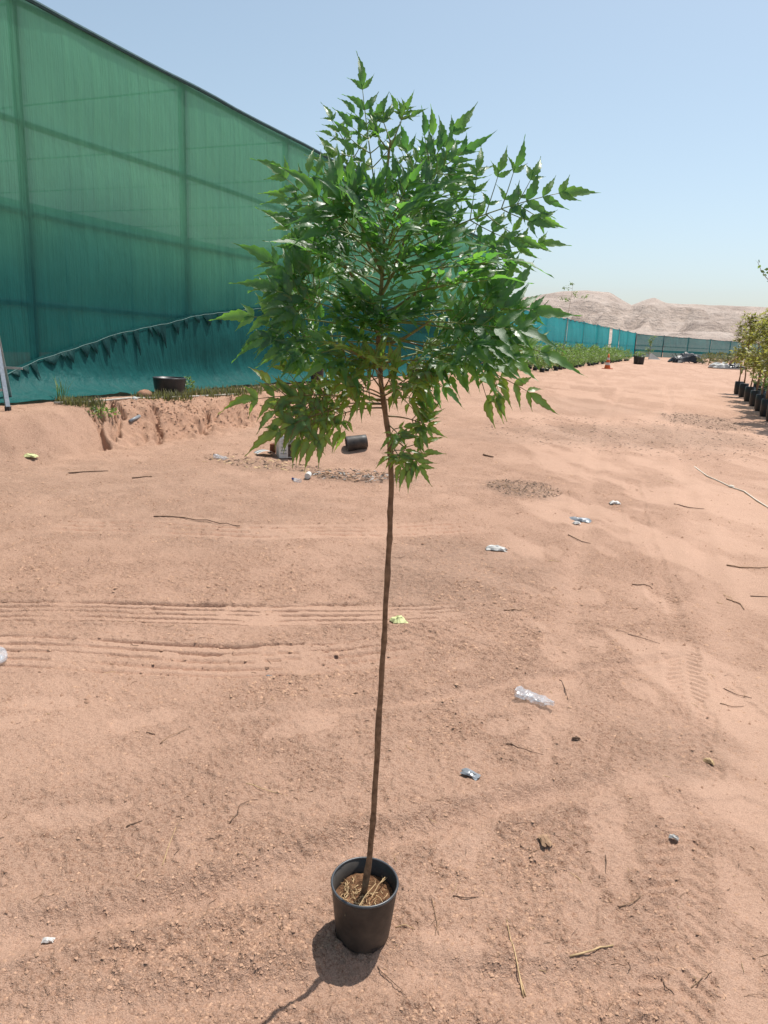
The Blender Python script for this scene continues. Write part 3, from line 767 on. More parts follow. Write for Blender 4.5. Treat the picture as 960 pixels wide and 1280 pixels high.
LEAF_SHAPES = [leaf_verts(rs.choice((4, 5, 5)), rs.uniform(0.1, 0.6), rs.uniform(-0.08, 0.48), rs.uniform(0.29, 0.36), rs=rs) for _ in range(8)]
def leaf_mesh(i, mat):
    vs, fs, ed, rb = LEAF_SHAPES[i]
    me = bpy.data.meshes.new('leaflet'); me.from_pydata(vs, [], fs); me.update(); me.materials.append(mat)
    set_attr(me, 'edge', ed); set_attr(me, 'rib', rb)
    me.polygons.foreach_set('use_smooth', [True] * len(me.polygons)); return me
LEAF_MESH = {m: [leaf_mesh(i, mm) for i in range(8)] for m, mm in (('g', M_leaf), ('y', M_leaf_young), ('o', M_leaf_old))}

TY = 1.66
STEM_PX = ((452, 1131, 0.005), (459, 1092, 0.0), (464, 1050, 0), (468, 1000, 0), (472, 930, 0), (476, 860, 0), (480, 800, 0), (483, 740, 0), (486, 690, 0), (488, 640, 0), (489, 590, 0), (486, 545, 0.0), (479, 500, 0.005), (475, 460, 0.0), (473, 420, -0.005), (474, 380, 0.0), (478, 345, 0.0), (480, 300, 0.0), (481, 255, 0.0), (484, 215, 0.0), (488, 175, 0.0))
STEM = [Vector(at(x, y, TY + d)) for x, y, d in STEM_PX]
STEM_Y = [q[1] for q in STEM_PX]
def stem_at(py):
    for k in range(len(STEM_Y) - 1):
        if STEM_Y[k] >= py >= STEM_Y[k + 1]:
            u = (STEM_Y[k] - py) / (STEM_Y[k] - STEM_Y[k + 1]); return STEM[k].lerp(STEM[k + 1], u)
    return STEM[-1].copy()

def build_tree():
    base = STEM[0].copy()
    root = thing('sapling_tree', 'slender young tree with thin brown stem and dense feathery green crown in the foreground pot', 'tree', base)
    inv = -base
    def put(nm, me):
        o = obj(nm, me, root); o.location = inv; return o
    # trunk with small leaf-scar knots
    pts = []; rad = []
    fine = []
    for k in range(len(STEM) - 1):
        for u in np.linspace(0, 1, 7)[:-1]:
            p0 = STEM[max(k - 1, 0)]; p1 = STEM[k]; p2 = STEM[k + 1]; p3 = STEM[min(k + 2, len(STEM) - 1)]
            q = 0.5 * ((2 * p1) + (p2 - p0) * u + (2 * p0 - 5 * p1 + 4 * p2 - p3) * u * u + (3 * p1 - p0 - 3 * p2 + p3) * u ** 3)
            fine.append(q)
    fine.append(STEM[-1]); n = len(fine)
    for i, q in enumerate(fine):
        s = i / (n - 1)
        r = np.interp(s, (0, 0.06, 0.3, 0.52, 0.7, 0.85, 1.0), (0.0100, 0.0080, 0.0066, 0.0066, 0.0054, 0.0038, 0.0018))
        kn = 0.0017 * max(0, math.sin(i * 1.05 + 2 * math.sin(i * 0.37))) ** 3
        pts.append(q + Vector((0.0006 * math.sin(i * 0.9), 0.0006 * math.cos(i * 0.7), 0))); rad.append(r + kn)
    cut = int(n * 0.74)
    put('trunk', MB().tube(pts[:cut + 1], rad[:cut + 1], 10).mesh('trunk', M_bark, True))
    put('leader_shoot', MB().tube(pts[cut:], rad[cut:], 8).mesh('leader_shoot', M_green_stem, True))
    leaves = []          # (matrix, shape, kind, area, frond index)
    def frond(y0, tip, dy, n_vec, kind='g', arch=0.04, npin=4, big=1.0, start=0.30, width=1.0, basept=None, seed=None, droop=0.0):
        rr = random.Random(seed if seed is not None else hash((round(y0), round(tip[0]), round(tip[1]))) & 0xffff)
        b = stem_at(y0) if basept is None else Vector(basept)
        e = Vector(at(tip[0], tip[1], TY + dy))
        L = (e - b).length
        nv = Vector(n_vec).normalized()
        # the rachis ends before the tip of the terminal leaflet
        tl = min(0.34 * L, 0.098 * big)
        m = MB(); N = 16
        def pos(s):
            return b + (e - b) * s + Vector((0, 0, 1)) * (arch * 4 * s * (1 - s) * L) + Vector((0.012 * math.sin(3 * s + L * 9), 0.01 * math.sin(4 * s), 0)) * L
        endS = 1 - tl / L
        rp = [pos(endS * k / N) for k in range(N + 1)]
        m.tube(rp, [0.0021 * (1 - 0.70 * k / N) * (0.7 + 0.5 * big) for k in range(N + 1)], 5)
        fi = len(FR_)
        def add_leaf(p, d, nn, ln, wide=1.0, k2=None):
            d = d.normalized(); x = d.cross(nn)
            if x.length < 1e-4: return
            x.normalize(); z = x.cross(d).normalized()
            a = rr.gauss(0, 0.17); x, z = x * math.cos(a) + z * math.sin(a), z * math.cos(a) - x * math.sin(a)
            M = Matrix(((x.x * ln * wide, d.x * ln, z.x * ln, p.x), (x.y * ln * wide, d.y * ln, z.y * ln, p.y), (x.z * ln * wide, d.z * ln, z.z * ln, p.z), (0, 0, 0, 1)))
            view = (Vector((0, 0, CAM_H)) - p); dist = view.length; view.normalize()
            foreshort = 1 - abs(d.dot(view)) ** 2
            area = (ln / dist) ** 2 * (abs(z.dot(view)) * 0.8 + 0.2) * (0.3 + 0.7 * math.sqrt(max(0, foreshort)))
            leaves.append((M, rr.randrange(8), k2 or kind, area, fi))
        lift = 0.16 if kind != 'o' else 0.07
        def pinna(p, d, nn, ln, nl, bigk):
            """side branch of the leaf: evenly spaced opposite leaflets and one at the end"""
            d = d.normalized(); sag = Vector((0, 0, 1)) * (0.10 if kind != 'o' else -0.03) * ln
            q = lambda s: p + d * ln * s + sag * s * s
            m.tube([q(0), q(0.33), q(0.66), q(1.0)], [0.0013, 0.0011, 0.0009, 0.0006], 4, False)
            for i in range(nl):
                s = 0.24 + 0.66 * i / max(1, nl - 1) if nl > 1 else 0.55
                dv = (q(min(1, s + 0.05)) - q(s - 0.05)).normalized(); S = dv.cross(nn).normalized()
                sz = np.interp(i / max(1, nl - 1), (0, 0.4, 1), (0.80, 1.05, 0.92))
                for sg in (-1, 1):
                    if rr.random() < 0.03: continue
                    th = R(rr.uniform(47, 57) - 8 * s)
                    dd = dv * math.cos(th) + S * sg * math.sin(th) + Vector((0, 0, lift + rr.uniform(-0.07, 0.07))) + nn * rr.uniform(-0.1, 0.1)
                    add_leaf(q(s), dd, nn, 0.052 * bigk * sz * rr.uniform(0.88, 1.12), rr.uniform(0.9, 1.1))
            dv = (q(1.0) - q(0.9)).normalized()
            add_leaf(q(1.0), dv + Vector((0, 0, lift * 0.7)), nn, 0.070 * bigk * rr.uniform(0.92, 1.15), 0.9)
        for i in range(npin):
            s = start + (endS * 0.76 - start) * i / max(1, npin - 1)
            p = pos(s); Tn = (pos(s + 0.03) - pos(s - 0.03)).normalized(); S = Tn.cross(nv).normalized()
            fr = i / max(1, npin - 1)
            pl = L * width * np.interp(fr, (0, 0.35, 1), (0.24, 0.24, 0.15)); nl = max(1, min(4, int(round(pl * 0.75 / 0.030))))
            for sg in (-1, 1):
                if rr.random() < 0.04: continue
                th = R(rr.uniform(54, 64) - 10 * fr)
                dd = Tn * math.cos(th) + S * sg * math.sin(th) + nv * rr.uniform(-0.14, 0.14)
                pinna(p, dd, (nv + Vector((rr.uniform(-.18, .18), rr.uniform(-.18, .18), rr.uniform(-.15, .15)))).normalized(), pl * rr.uniform(0.9, 1.1), nl, big * 0.97)
        # end of the frond: single leaflets in neat pairs and a long terminal one
        k5 = max(3, min(8, int(L * endS * 0.29 / 0.026)))
        for i in range(k5):
            s = endS * (0.72 + 0.265 * i / (k5 - 1)); p = pos(s); Tn = (pos(s + 0.02) - pos(s - 0.02)).normalized(); S = Tn.cross(nv).normalized()
            for sg in (-1, 1):
                th = R(rr.uniform(46, 56) - 8 * i / k5)
                add_leaf(p, Tn * math.cos(th) + S * sg * math.sin(th) + Vector((0, 0, lift + rr.uniform(-.05, .05))), nv, big * np.interp(i / (k5 - 1), (0, 0.3, 1), (0.070, 0.080, 0.050)) * rr.uniform(0.92, 1.1))
        Tn = (e - pos(endS)).normalized()
        add_leaf(pos(endS), Tn, nv, tl * 1.03, 0.8)
        FR_.append((m, kind))
    FR_ = []
    UP = (0, 0, 1)
    cam_f = lambda a, b, c=0.0: (c, -b, a)          # a up, b towards camera
    # --- fronds that shape the outline (base height on the stem, tip in the photo, depth, facing)
    spec = [
        # top
        (300, (447, 60), 0.02, cam_f(0.15, 1.0, 0.2), 'g', 0.02, 4, 0.80, 0.42, 0.58),
        (262, (402, 128), 0.10, cam_f(0.5, 0.8), 'g', 0.04, 2, 0.55, 0.5, 0.6),
        (185, (517, 112), -0.02, cam_f(0.3, 0.8), 'y', 0.02, 1, 0.52, 0.5, 0.6),
        (178, (470, 128), 0.03, cam_f(0.3, 0.8), 'y', 0.02, 1, 0.48, 0.5, 0.6),
        (190, (455, 150), -0.06, cam_f(0.5, 0.6), 'y', 0.03, 2, 0.55, 0.5, 0.7),
        (290, (598, 124), 0.04, cam_f(0.25, 1.0), 'g', 0.02, 4, 0.88, 0.42, 0.85),
        (275, (620, 162), -0.05, cam_f(0.4, 0.9), 'g', 0.06, 4, 0.78, 0.40, 0.8),
        (262, (548, 168), 0.12, cam_f(0.4, 0.9), 'g', 0.04, 3, 0.75, 0.42, 0.8),
        (300, (622, 205), 0.10, cam_f(0.8, 0.5), 'g', 0.08, 4, 0.85, 0.35, 0.9),
        # right
        (330, (752, 232), 0.0, cam_f(0.30, 1.0), 'g', 0.12, 5, 0.95, 0.36, 0.95),
        (345, (718, 301), 0.05, cam_f(0.35, 1.0), 'g', 0.06, 4, 0.82, 0.40, 0.8),
        (350, (694, 328), -0.12, cam_f(1.0, 0.15), 'g', 0.08, 4, 1.0, 0.36, 0.95),
        (380, (668, 350), -0.20, cam_f(1.0, 0.2), 'g', 0.10, 4, 1.0, 0.36, 0.95),
        (395, (728, 392), -0.06, cam_f(0.35, 1.0), 'g', 0.06, 5, 1.08, 0.44, 1.05),
        (402, (738, 466), -0.10, cam_f(0.6, 0.8), 'g', 0.12, 5, 1.08, 0.46, 1.0),
        (420, (704, 520), 0.03, cam_f(0.5, 0.9), 'o', 0.14, 4, 0.95, 0.52, 0.85),
        (430, (640, 500), -0.05, cam_f(0.7, 0.7), 'g', 0.18, 4, 0.86, 0.36, 0.9),
        (440, (588, 512), 0.06, cam_f(0.6, 0.8), 'g', 0.15, 4, 0.78, 0.36, 0.9),
        (455, (668, 432), 0.15, cam_f(0.7, 0.7), 'g', 0.10, 4, 0.9, 0.36, 0.9),
        (405, (712, 428), -0.14, cam_f(0.5, 0.9), 'g', 0.10, 5, 1.08, 0.44, 1.0),
        (425, (662, 478), -0.12, cam_f(0.6, 0.8), 'g', 0.16, 4, 0.95, 0.40, 0.9),
        (410, (640, 385), 0.05, cam_f(0.5, 0.9), 'g', 0.10, 4, 0.95, 0.36, 0.95),
        # low, red edged
        (520, (562, 548), 0.0, cam_f(0.4, 0.9), 'o', 0.18, 3, 0.74, 0.40, 0.85),
        (545, (545, 613), -0.03, cam_f(0.4, 0.9), 'o', 0.20, 3, 0.80, 0.32, 0.95),
        (555, (508, 590), -0.10, cam_f(0.5, 0.8), 'o', 0.10, 2, 0.62, 0.3, 0.8),
        (500, (268, 508), -0.03, cam_f(0.4, 0.95), 'o', 0.10, 5, 0.98, 0.38, 0.9),
        (505, (300, 572), -0.06, cam_f(0.4, 0.95), 'o', 0.20, 5, 0.98, 0.42, 0.85),
        (510, (370, 550), 0.02, cam_f(0.4, 0.9), 'o', 0.22, 3, 0.82, 0.36, 0.85),
        (495, (412, 492), -0.18, cam_f(0.5, 0.9), 'o', 0.18, 3, 0.76, 0.3, 0.9),
        (485, (548, 490), -0.15, cam_f(0.7, 0.7), 'o', 0.16, 3, 0.8, 0.3, 0.9),
        (470, (420, 430), -0.25, cam_f(0.9, 0.4), 'o', 0.10, 3, 0.85, 0.3, 0.9),
        (300, (576, 214), -0.08, cam_f(0.6, 0.8), 'g', 0.08, 4, 0.85, 0.34, 0.95),
        (312, (604, 262), -0.13, cam_f(0.75, 0.65, 0.2), 'g', 0.10, 4, 0.9, 0.34, 0.95),
        (335, (612, 302), -0.16, cam_f(0.8, 0.6, 0.2), 'g', 0.10, 4, 0.95, 0.34, 0.95),
        (292, (530, 196), -0.10, cam_f(0.5, 0.9), 'g', 0.06, 3, 0.8, 0.34, 0.95),
        (300, (452, 206), -0.10, cam_f(0.5, 0.9), 'g', 0.06, 3, 0.85, 0.34, 0.95),
        (325, (566, 250), 0.12, cam_f(0.6, 0.8), 'g', 0.08, 4, 0.85, 0.34, 0.95),
        (320, (520, 262), -0.22, cam_f(0.8, 0.6, 0.2), 'g', 0.06, 3, 0.9, 0.3, 0.95),
        (345, (548, 330), -0.22, cam_f(0.8, 0.6, 0.1), 'g', 0.06, 3, 0.9, 0.3, 0.95),
        (490, (430, 424), -0.12, cam_f(0.5, 0.9), 'o', 0.02, 2, 0.78, 0.3, 0.9),
        (490, (458, 428), -0.16, cam_f(0.4, 0.9), 'o', 0.02, 2, 0.78, 0.3, 0.9),
        (488, (505, 446), -0.14, cam_f(0.5, 0.9), 'o', 0.04, 2, 0.78, 0.3, 0.9),
        (495, (556, 470), -0.06, cam_f(0.6, 0.8), 'o', 0.10, 3, 0.78, 0.3, 0.9),
        (500, (556, 505), 0.03, cam_f(0.6, 0.8), 'o', 0.14, 3, 0.76, 0.3, 0.9),
        (498, (395, 478), -0.08, cam_f(0.6, 0.8), 'o', 0.10, 3, 0.8, 0.3, 0.9),
        (502, (350, 505), 0.05, cam_f(0.6, 0.8), 'o', 0.12, 4, 0.8, 0.34, 0.95),
        (530, (510, 560), -0.06, cam_f(0.4, 0.9), 'o', 0.12, 2, 0.66, 0.3, 0.9),
        (505, (330, 540), 0.06, cam_f(0.6, 0.8), 'o', 0.18, 4, 0.78, 0.4, 0.9),
        # left
        (330, (316, 190), 0.0, cam_f(0.35, 1.0), 'g', 0.05, 4, 0.92, 0.40, 0.9),
        (322, (352, 203), -0.18, cam_f(0.35, 1.0), 'g', 0.04, 3, 1.05, 0.42, 0.9),
        (318, (398, 214), -0.16, cam_f(0.4, 1.0), 'g', 0.04, 3, 0.95, 0.45, 0.8),
        (290, (396, 168), 0.08, cam_f(0.5, 0.9), 'y', 0.05, 3, 0.72, 0.4, 0.85),
        (360, (333, 298), -0.15, cam_f(0.9, 0.4), 'g', 0.10, 4, 0.98, 0.36, 0.95),
        (400, (292, 304), 0.0, cam_f(0.3, 1.0), 'g', 0.03, 5, 1.05, 0.44, 1.1),
        (415, (262, 400), 0.0, cam_f(0.4, 0.95), 'g', 0.10, 5, 1.0, 0.44, 1.05),
        (430, (318, 462), 0.02, cam_f(0.5, 0.9), 'g', 0.20, 4, 0.86, 0.36, 0.9),
        (440, (372, 478), -0.14, cam_f(0.6, 0.8), 'g', 0.18, 3, 0.9, 0.36, 0.9),
        (450, (340, 430), 0.15, cam_f(0.8, 0.5), 'g', 0.12, 4, 0.88, 0.36, 0.95),
        (408, (290, 352), -0.06, cam_f(0.35, 1.0), 'g', 0.08, 5, 1.0, 0.44, 1.0),
        (425, (284, 442), -0.04, cam_f(0.5, 0.9), 'g', 0.14, 5, 0.95, 0.44, 1.0),
        (370, (322, 262), 0.06, cam_f(0.5, 0.9), 'g', 0.06, 4, 0.9, 0.40, 0.9),
        (380, (350, 360), 0.18, cam_f(0.7, 0.6), 'g', 0.08, 4, 0.9, 0.36, 0.95),
    ]
    for q in spec:
        far_ = math.hypot(q[1][0] - 480, (q[1][1] - q[0]) * 0.7) > 120
        frond(q[0], q[1], q[2], q[3], q[4], q[5] * 0.45, q[6], q[7], max(q[8] - 0.04, 0.34) if far_ else q[8], min(q[9], 0.95) * (0.9 if far_ else 1.1))
    # --- inner fronds filling the crown all round the stem
    fr = random.Random(23)
    for i in range(8):
        y0 = fr.uniform(320, 465); a = i * 2.39996 + fr.uniform(-0.3, 0.3)
        if i % 3 == 0: a = -abs(a % math.pi)
        L = fr.uniform(0.14, 0.25)
        s0 = stem_at(y0); lift = fr.uniform(-0.02, 0.16)
        e = s0 + Vector((math.cos(a) * L, math.sin(a) * L * 1.0, lift))
        d = e - Vector((0, 0, CAM_H))
        px = 480 + FPX * d.dot(Vector(CR)) / d.dot(Vector(CF)); py = 640 - FPX * d.dot(Vector(CU)) / d.dot(Vector(CF))
        py = max(py, 205)
        nn = cam_f(fr.uniform(0.6, 0.9), fr.uniform(0.4, 0.8), fr.uniform(-0.2, 0.4))
        frond(y0, (px, py), e.y - TY, nn, 'y' if (y0 < 290 and fr.random() < 0.25) else ('o' if y0 > 450 and fr.random() < .5 else 'g'), fr.uniform(0.04, 0.14), 4, fr.uniform(0.8, 1.0), 0.28, 0.95, seed=i)
    for i in range(5):
        y0 = fr.uniform(285, 420); a = -fr.uniform(0.1, math.pi - 0.1)
        L = fr.uniform(0.13, 0.22); s0 = stem_at(y0)
        e = s0 + Vector((math.cos(a) * L, math.sin(a) * L, fr.uniform(0.0, 0.12)))
        d = e - Vector((0, 0, CAM_H))
        px = 480 + FPX * d.dot(Vector(CR)) / d.dot(Vector(CF)); py = 640 - FPX * d.dot(Vector(CU)) / d.dot(Vector(CF))
        frond(y0, (px, py), e.y - TY, cam_f(fr.uniform(0.4, 1.0), fr.uniform(0.1, 0.9), fr.uniform(-0.4, 0.4)), 'y' if fr.random() < 0.15 else ('o' if y0 > 455 else 'g'), fr.uniform(0.02, 0.1), 3, fr.uniform(0.75, 0.95), 0.22, 1.1, seed=100 + i)
    for i in range(7):
        y0 = fr.uniform(385, 450); a = -fr.uniform(0.2, math.pi - 0.2); L = fr.uniform(0.12, 0.2); s0 = stem_at(y0)
        e = s0 + Vector((math.cos(a) * L, math.sin(a) * L, fr.uniform(-0.02, 0.08))); d = e - Vector((0, 0, CAM_H))
        px = 480 + FPX * d.dot(Vector(CR)) / d.dot(Vector(CF)); py = 640 - FPX * d.dot(Vector(CU)) / d.dot(Vector(CF))
        frond(y0, (px, py), e.y - TY, cam_f(fr.uniform(0.4, 0.9), fr.uniform(0.3, 0.9), fr.uniform(-0.4, 0.4)), 'g', fr.uniform(0.02, 0.1), 3, fr.uniform(0.8, 0.95), 0.22, 1.1, seed=300 + i)
    # pale green shoots forking from the leader
    for (y0, tip, dy) in ((372, (512, 283), -0.05), (395, (560, 330), 0.03), (340, (440, 250), 0.03), (430, (540, 400), -0.04), (380, (430, 330), -0.05)):
        b = stem_at(y0); e = Vector(at(tip[0], tip[1], TY + dy)); mid = b.lerp(e, 0.5) + Vector((0, 0, -0.012))
        put('branch', MB().tube([b, b.lerp(mid, 0.5) + Vector((0, 0, -0.004)), mid, mid.lerp(e, 0.5), e], [0.0045, 0.004, 0.0036, 0.003, 0.0022], 6).mesh('branch', M_green_stem, True))
    order = sorted(range(len(leaves)), key=lambda i: -leaves[i][3]); single = set(order[:300])
    parts = []
    for m, kind in FR_:
        parts.append(put('leaf', m.mesh('leaf', M_petiole_red if kind == 'o' else M_petiole, True)))
    rest = {'g': ([], [], [], []), 'y': ([], [], [], []), 'o': ([], [], [], [])}
    V, Fc, E, Rb, MI = [], [], [], [], []
    for i, (M, sh, kind, area, fi) in enumerate(leaves):
        if i in single:
            o = obj('leaflet', LEAF_MESH[kind][sh], parts[fi]); o.matrix_local = M
        else:
            vs, fs, ed, rb = LEAF_SHAPES[sh]; o_ = len(V)
            V += [tuple(M @ Vector(v)) for v in vs]; Fc += [tuple(q + o_ for q in f) for f in fs]; E += ed; Rb += rb
            MI += ['gyo'.index(kind)] * len(fs)
    me = bpy.data.meshes.new('leaflets'); me.from_pydata(V, [], Fc); me.update()
    for q in (M_leaf, M_leaf_young, M_leaf_old): me.materials.append(q)
    me.polygons.foreach_set('material_index', MI); me.polygons.foreach_set('use_smooth', [True] * len(Fc))
    set_attr(me, 'edge', E); set_attr(me, 'rib', Rb)
    o = put('leaflets', me); o['kind'] = 'stuff'
    print('leaflets', len(leaves), 'fronds', len(FR_))
build_tree()

# ------------------------------------------------------------------ pots
def pot_mesh(r0, r1, h, n=40, ridge=True, dent=0.0):
    """pot wall: tapered, thin, with a rolled rim; returns (wall, rim, floor) builders"""
    wall = MB()
    prof = [(r0 * 0.93, 0.0), (r0, 0.006), (r0 + (r1 - r0) * 0.25, h * 0.25), (r0 + (r1 - r0) * 0.6, h * 0.6), (r1 * 0.985, h * 0.94), (r1 * 0.985, h * 0.985),
            (r1 * 0.955, h * 0.985), (r0 * 0.965 + (r1 - r0) * 0.55, h * 0.6), (r0 * 0.95, 0.012)]
    wall.lathe(prof, n)
    wall.disc(r0 * 0.94, 0.004, n); wall.disc(r0 * 0.95, 0.012, n)
    rim = MB(); k = []
    rr = 0.022 * r1 + 0.0015
    for i in range(9):
        a = 2 * math.pi * i / 8
        k.append((r1 * 0.985 + rr * math.cos(a), h * 0.985 + rr * 1.2 * math.sin(a)))
    rim.lathe(k, n)
    if dent:
        for b in (wall, rim):
            b.v = [(x * (1 - dent * math.sin(z / h * 2.0) * max(0, math.cos(math.atan2(y, x) - 1.0)) ** 2), y * (1 + dent * 0.4), z) for x, y, z in b.v]
    return wall, rim
POT = GP(453, 1167)
POT_R1, POT_R0, POT_H = 0.0905, 0.0735, 0.172
def build_pot():
    root = thing('nursery_pot', 'dusty black plastic nursery pot holding the foreground sapling', 'plant pot', POT, 0.0)
    root.rotation_euler = (R(1.2), 0, 0)          # stands on a slight slope, tipped towards the viewer
    w_, r_ = pot_mesh(POT_R0, POT_R1, POT_H, 56)
    w_.build('pot_wall', M_blackdust, root, True); r_.build('pot_rim', M_rim, root, True)
    # drain notches at the foot
    for a in (4.0, 5.2, 3.1):
        MB().box((math.cos(a) * POT_R0 * 0.985, math.sin(a) * POT_R0 * 0.985, 0.011), (0.006, 0.016, 0.013), a).build('drain_notch', M_black, root)
    # soil surface, uneven, below the rim
    vs = []; fs = []; nr, na = 12, 36; zt = POT_H - 0.055
    for j in range(nr + 1):
        for i in range(na):
            a = 2 * math.pi * i / na; r = (POT_R0 + (POT_R1 - POT_R0) * 0.6) * 0.955 * j / nr
            x, y = r * math.cos(a), r * math.sin(a)
            vs.append((x, y, zt + 0.016 * (float(fbm(x * 30 + 5, y * 30, 3, 401)) - 0.5) + 0.012 * (1 - j / nr) + 0.014 * (y / 0.08) * 0.5 + 0.006 * float(vn(x * 160, y * 160, 402))))
    for j in range(nr):
        for i in range(na): i2 = (i + 1) % na; fs.append((j * na + i, j * na + i2, (j + 1) * na + i2, (j + 1) * na + i))
    MB().add(vs, fs).build('potting_soil', M_soil, root, False)
    rr = random.Random(3); lit = MB()
    for i in range(90):
        a = rr.uniform(0, 6.28); r = 0.066 * math.sqrt(rr.random()); x, y = r * math.cos(a), r * math.sin(a)
        if i < 60: x = x * 0.6 - 0.022; y = y * 0.8 - 0.012
        L = rr.uniform(0.008, 0.03); b = rr.uniform(0, 6.28); z = zt + 0.014 + 0.007 * y / 0.08
        lit.tube([(x, y, z), (x + L * 0.5 * math.cos(b), y + L * .5 * math.sin(b), z + rr.uniform(0, 0.006)), (x + L * math.cos(b + .3), y + L * math.sin(b + .3), z + rr.uniform(-.002, 0.008))], rr.uniform(0.0005, 0.0013), 3, False)
    o = lit.build('straw_litter', M_straw, root); o['kind'] = 'stuff'
    for (x0, y0, x1, y1) in ((-0.02, -0.07, 0.03, 0.02), (0.02, -0.02, 0.055, 0.045)):
        MB().tube([(x0, y0, zt + 0.02), ((x0 + x1) / 2, (y0 + y1) / 2, zt + 0.034), (x1, y1, zt + 0.03)], 0.0012, 4).build('straw', M_straw, root)
build_pot()

def place(o, p, rz=0.0):
    o.location = tuple(map(float, p)); o.rotation_euler = (0, 0, rz)
# tipped-over pot
def build_fallen():
    p = GP(446, 560)
    root = thing('nursery_pot', 'dented empty black pot lying on its side in the hollow', 'plant pot', p)
    w_, r_ = pot_mesh(0.098, 0.118, 0.30, 32, dent=0.10)
    ax = Matrix.Rotation(R(-100), 4, 'Y'); rz = Matrix.Rotation(R(12), 4, 'Z')
    for b, nm, mm in ((w_, 'pot_wall', M_blackdust), (r_, 'pot_rim', M_rim)):
        Mx = Matrix.Translation((0.14, 0, 0.110)) @ rz @ ax
        b.v = [tuple(Mx @ Vector(v)) for v in b.v]; b.build(nm, mm, root, True)
build_fallen()
def tub(px, py, r, h, label, cat='tub', rz=0, twin=False):
    p = GP(px, py); root = thing('planting_tub', label, cat, p, rz)
    w_, r_ = pot_mesh(r * 0.84, r, h, 32, dent=0.03)
    w_.build('tub_wall', M_black, root, True); r_.build('tub_rim', M_rim, root, True)
    return root
def at_wall(px, off): # ground point on the strip in front of the wall
    t = wallpt(px, 480, off)[0]; p = WA + WD * t + WN * off
    return p
def strip_tub(px, off, r, h, label):
    p = at_wall(px, off); root = thing('planting_tub', label, 'tub', (p[0], p[1], gh(p[0], p[1]) - 0.02), random.uniform(0, 3))
    w_, r_ = pot_mesh(r * 0.84, r, h, 32, dent=0.03)
    w_.build('tub_wall', M_black, root, True); r_.build('tub_rim', M_rim, root, True)
strip_tub(212, 0.95, 0.27, 0.33, 'wide black tub with grey rim standing against the lower netting')
strip_tub(396, 1.0, 0.16, 0.42, 'narrow black pot by the netting half hidden behind low left leaves')
strip_tub(517, 1.2, 0.24, 0.42, 'black pot by the netting glimpsed just right of the sapling stem')
strip_tub(550, 1.2, 0.26, 0.36, 'black pot near the netting glimpsed through the lower right leaves')

# ------------------------------------------------------------------ ladder at the left edge
def build_ladder():
    foot = GP(12, 534)
    root = thing('step_ladder', 'scuffed aluminium step ladder cut by the left edge of the frame', 'ladder', foot)
    # local: right front stile foot at origin; ladder widens to the left (-x), leans back and inwards
    wdt, Hh = 0.56, 1.75
    fr = lambda u, z: Vector((-0.155 * z - u * (wdt - 0.28 * z / 1.75 * 0.5), 0.20 * z * 0.55, z))
    for u, nm in ((0, 'stile'), (1, 'stile')):
        MB().bar(fr(u, 0.05), fr(u, Hh), 0.055, 0.028).build(nm, M_alu, root)
        a = fr(u, Hh); b = Vector((a.x - 0.12 if u == 0 else a.x - 0.1, 0.85, 0.02))
        MB().bar(a, b, 0.035, 0.022).build('rear_leg', M_alu, root)
        MB().box(fr(u, 0.03), (0.06, 0.05, 0.06)).build('rubber_foot', M_black, root)
    for k in range(6):
        z = 0.26 + 0.27 * k
        MB().bar(fr(0.03, z), fr(0.97, z), 0.07, 0.028).build('rung', M_alu, root)
    MB().bar((-0.1, 0.62, 0.5), (-0.75, 0.62, 0.5), 0.03).build('rear_brace', M_alu, root)
build_ladder()

# ------------------------------------------------------------------ weeds, stones and pipe on the strip by the wall
def blade_clump(n, h, spread, rs, wid=0.008):
    m = MB()
    for i in range(n):
        a = rs.uniform(0, 6.28); r = spread * math.sqrt(rs.random()); x, y = r * math.cos(a), r * math.sin(a)
        b = rs.uniform(0, 6.28); L = h * rs.uniform(0.5, 1.1); le = rs.uniform(0.1, 0.6) * L
        w_ = wid * rs.uniform(0.6, 1.3); cx, cy = -math.sin(b) * w_, math.cos(b) * w_
        dx, dy = math.cos(b) * le, math.sin(b) * le
        m.add([(x - cx, y - cy, 0), (x + cx, y + cy, 0), (x + dx * .4 + cx * .8, y + dy * .4 + cy * .8, L * .6), (x + dx * .4 - cx * .8, y + dy * .4 - cy * .8, L * .6), (x + dx, y + dy, L)], [(0, 1, 2, 3), (3, 2, 4)])
    return m
def leafy_clump(n, h, spread, rs, ls=0.05, shape='dome', stems=5, wid=0.4):
    m = MB()
    for i in range(n):
        a = rs.uniform(0, 6.28); u = rs.random(); rr = spread * (rs.random() ** 0.5) * (math.sin(math.pi * min(1, 0.12 + 0.88 * u)) ** 0.7 if shape == 'dome' else 1)
        c = Vector((rr * math.cos(a), rr * math.sin(a), h * (0.15 + 0.85 * u)))
        d = Vector((math.cos(a) * rs.uniform(0.2, 1), math.sin(a) * rs.uniform(.2, 1), rs.uniform(-0.5, 0.9))).normalized()
        s = d.cross(Vector((rs.uniform(-1, 1), rs.uniform(-1, 1), 1))).normalized(); L = ls * rs.uniform(0.6, 1.3)
        m.add([c, c + d * L * .45 + s * L * wid * .5, c + d * L, c + d * L * .45 - s * L * wid * .5], [(0, 1, 2, 3)])
    return m
def weed(p, label, n, h, sp, mat, seed, group=None, name='weed_clump', leafy=False, ls=0.05):
    rr = random.Random(seed)
    m = leafy_clump(n, h, sp, rr, ls) if leafy else blade_clump(n, h, sp, rr)
    o = m.build(name, mat); place(o, p, rr.uniform(0, 6)); tag(o, label, 'weed', group); return o
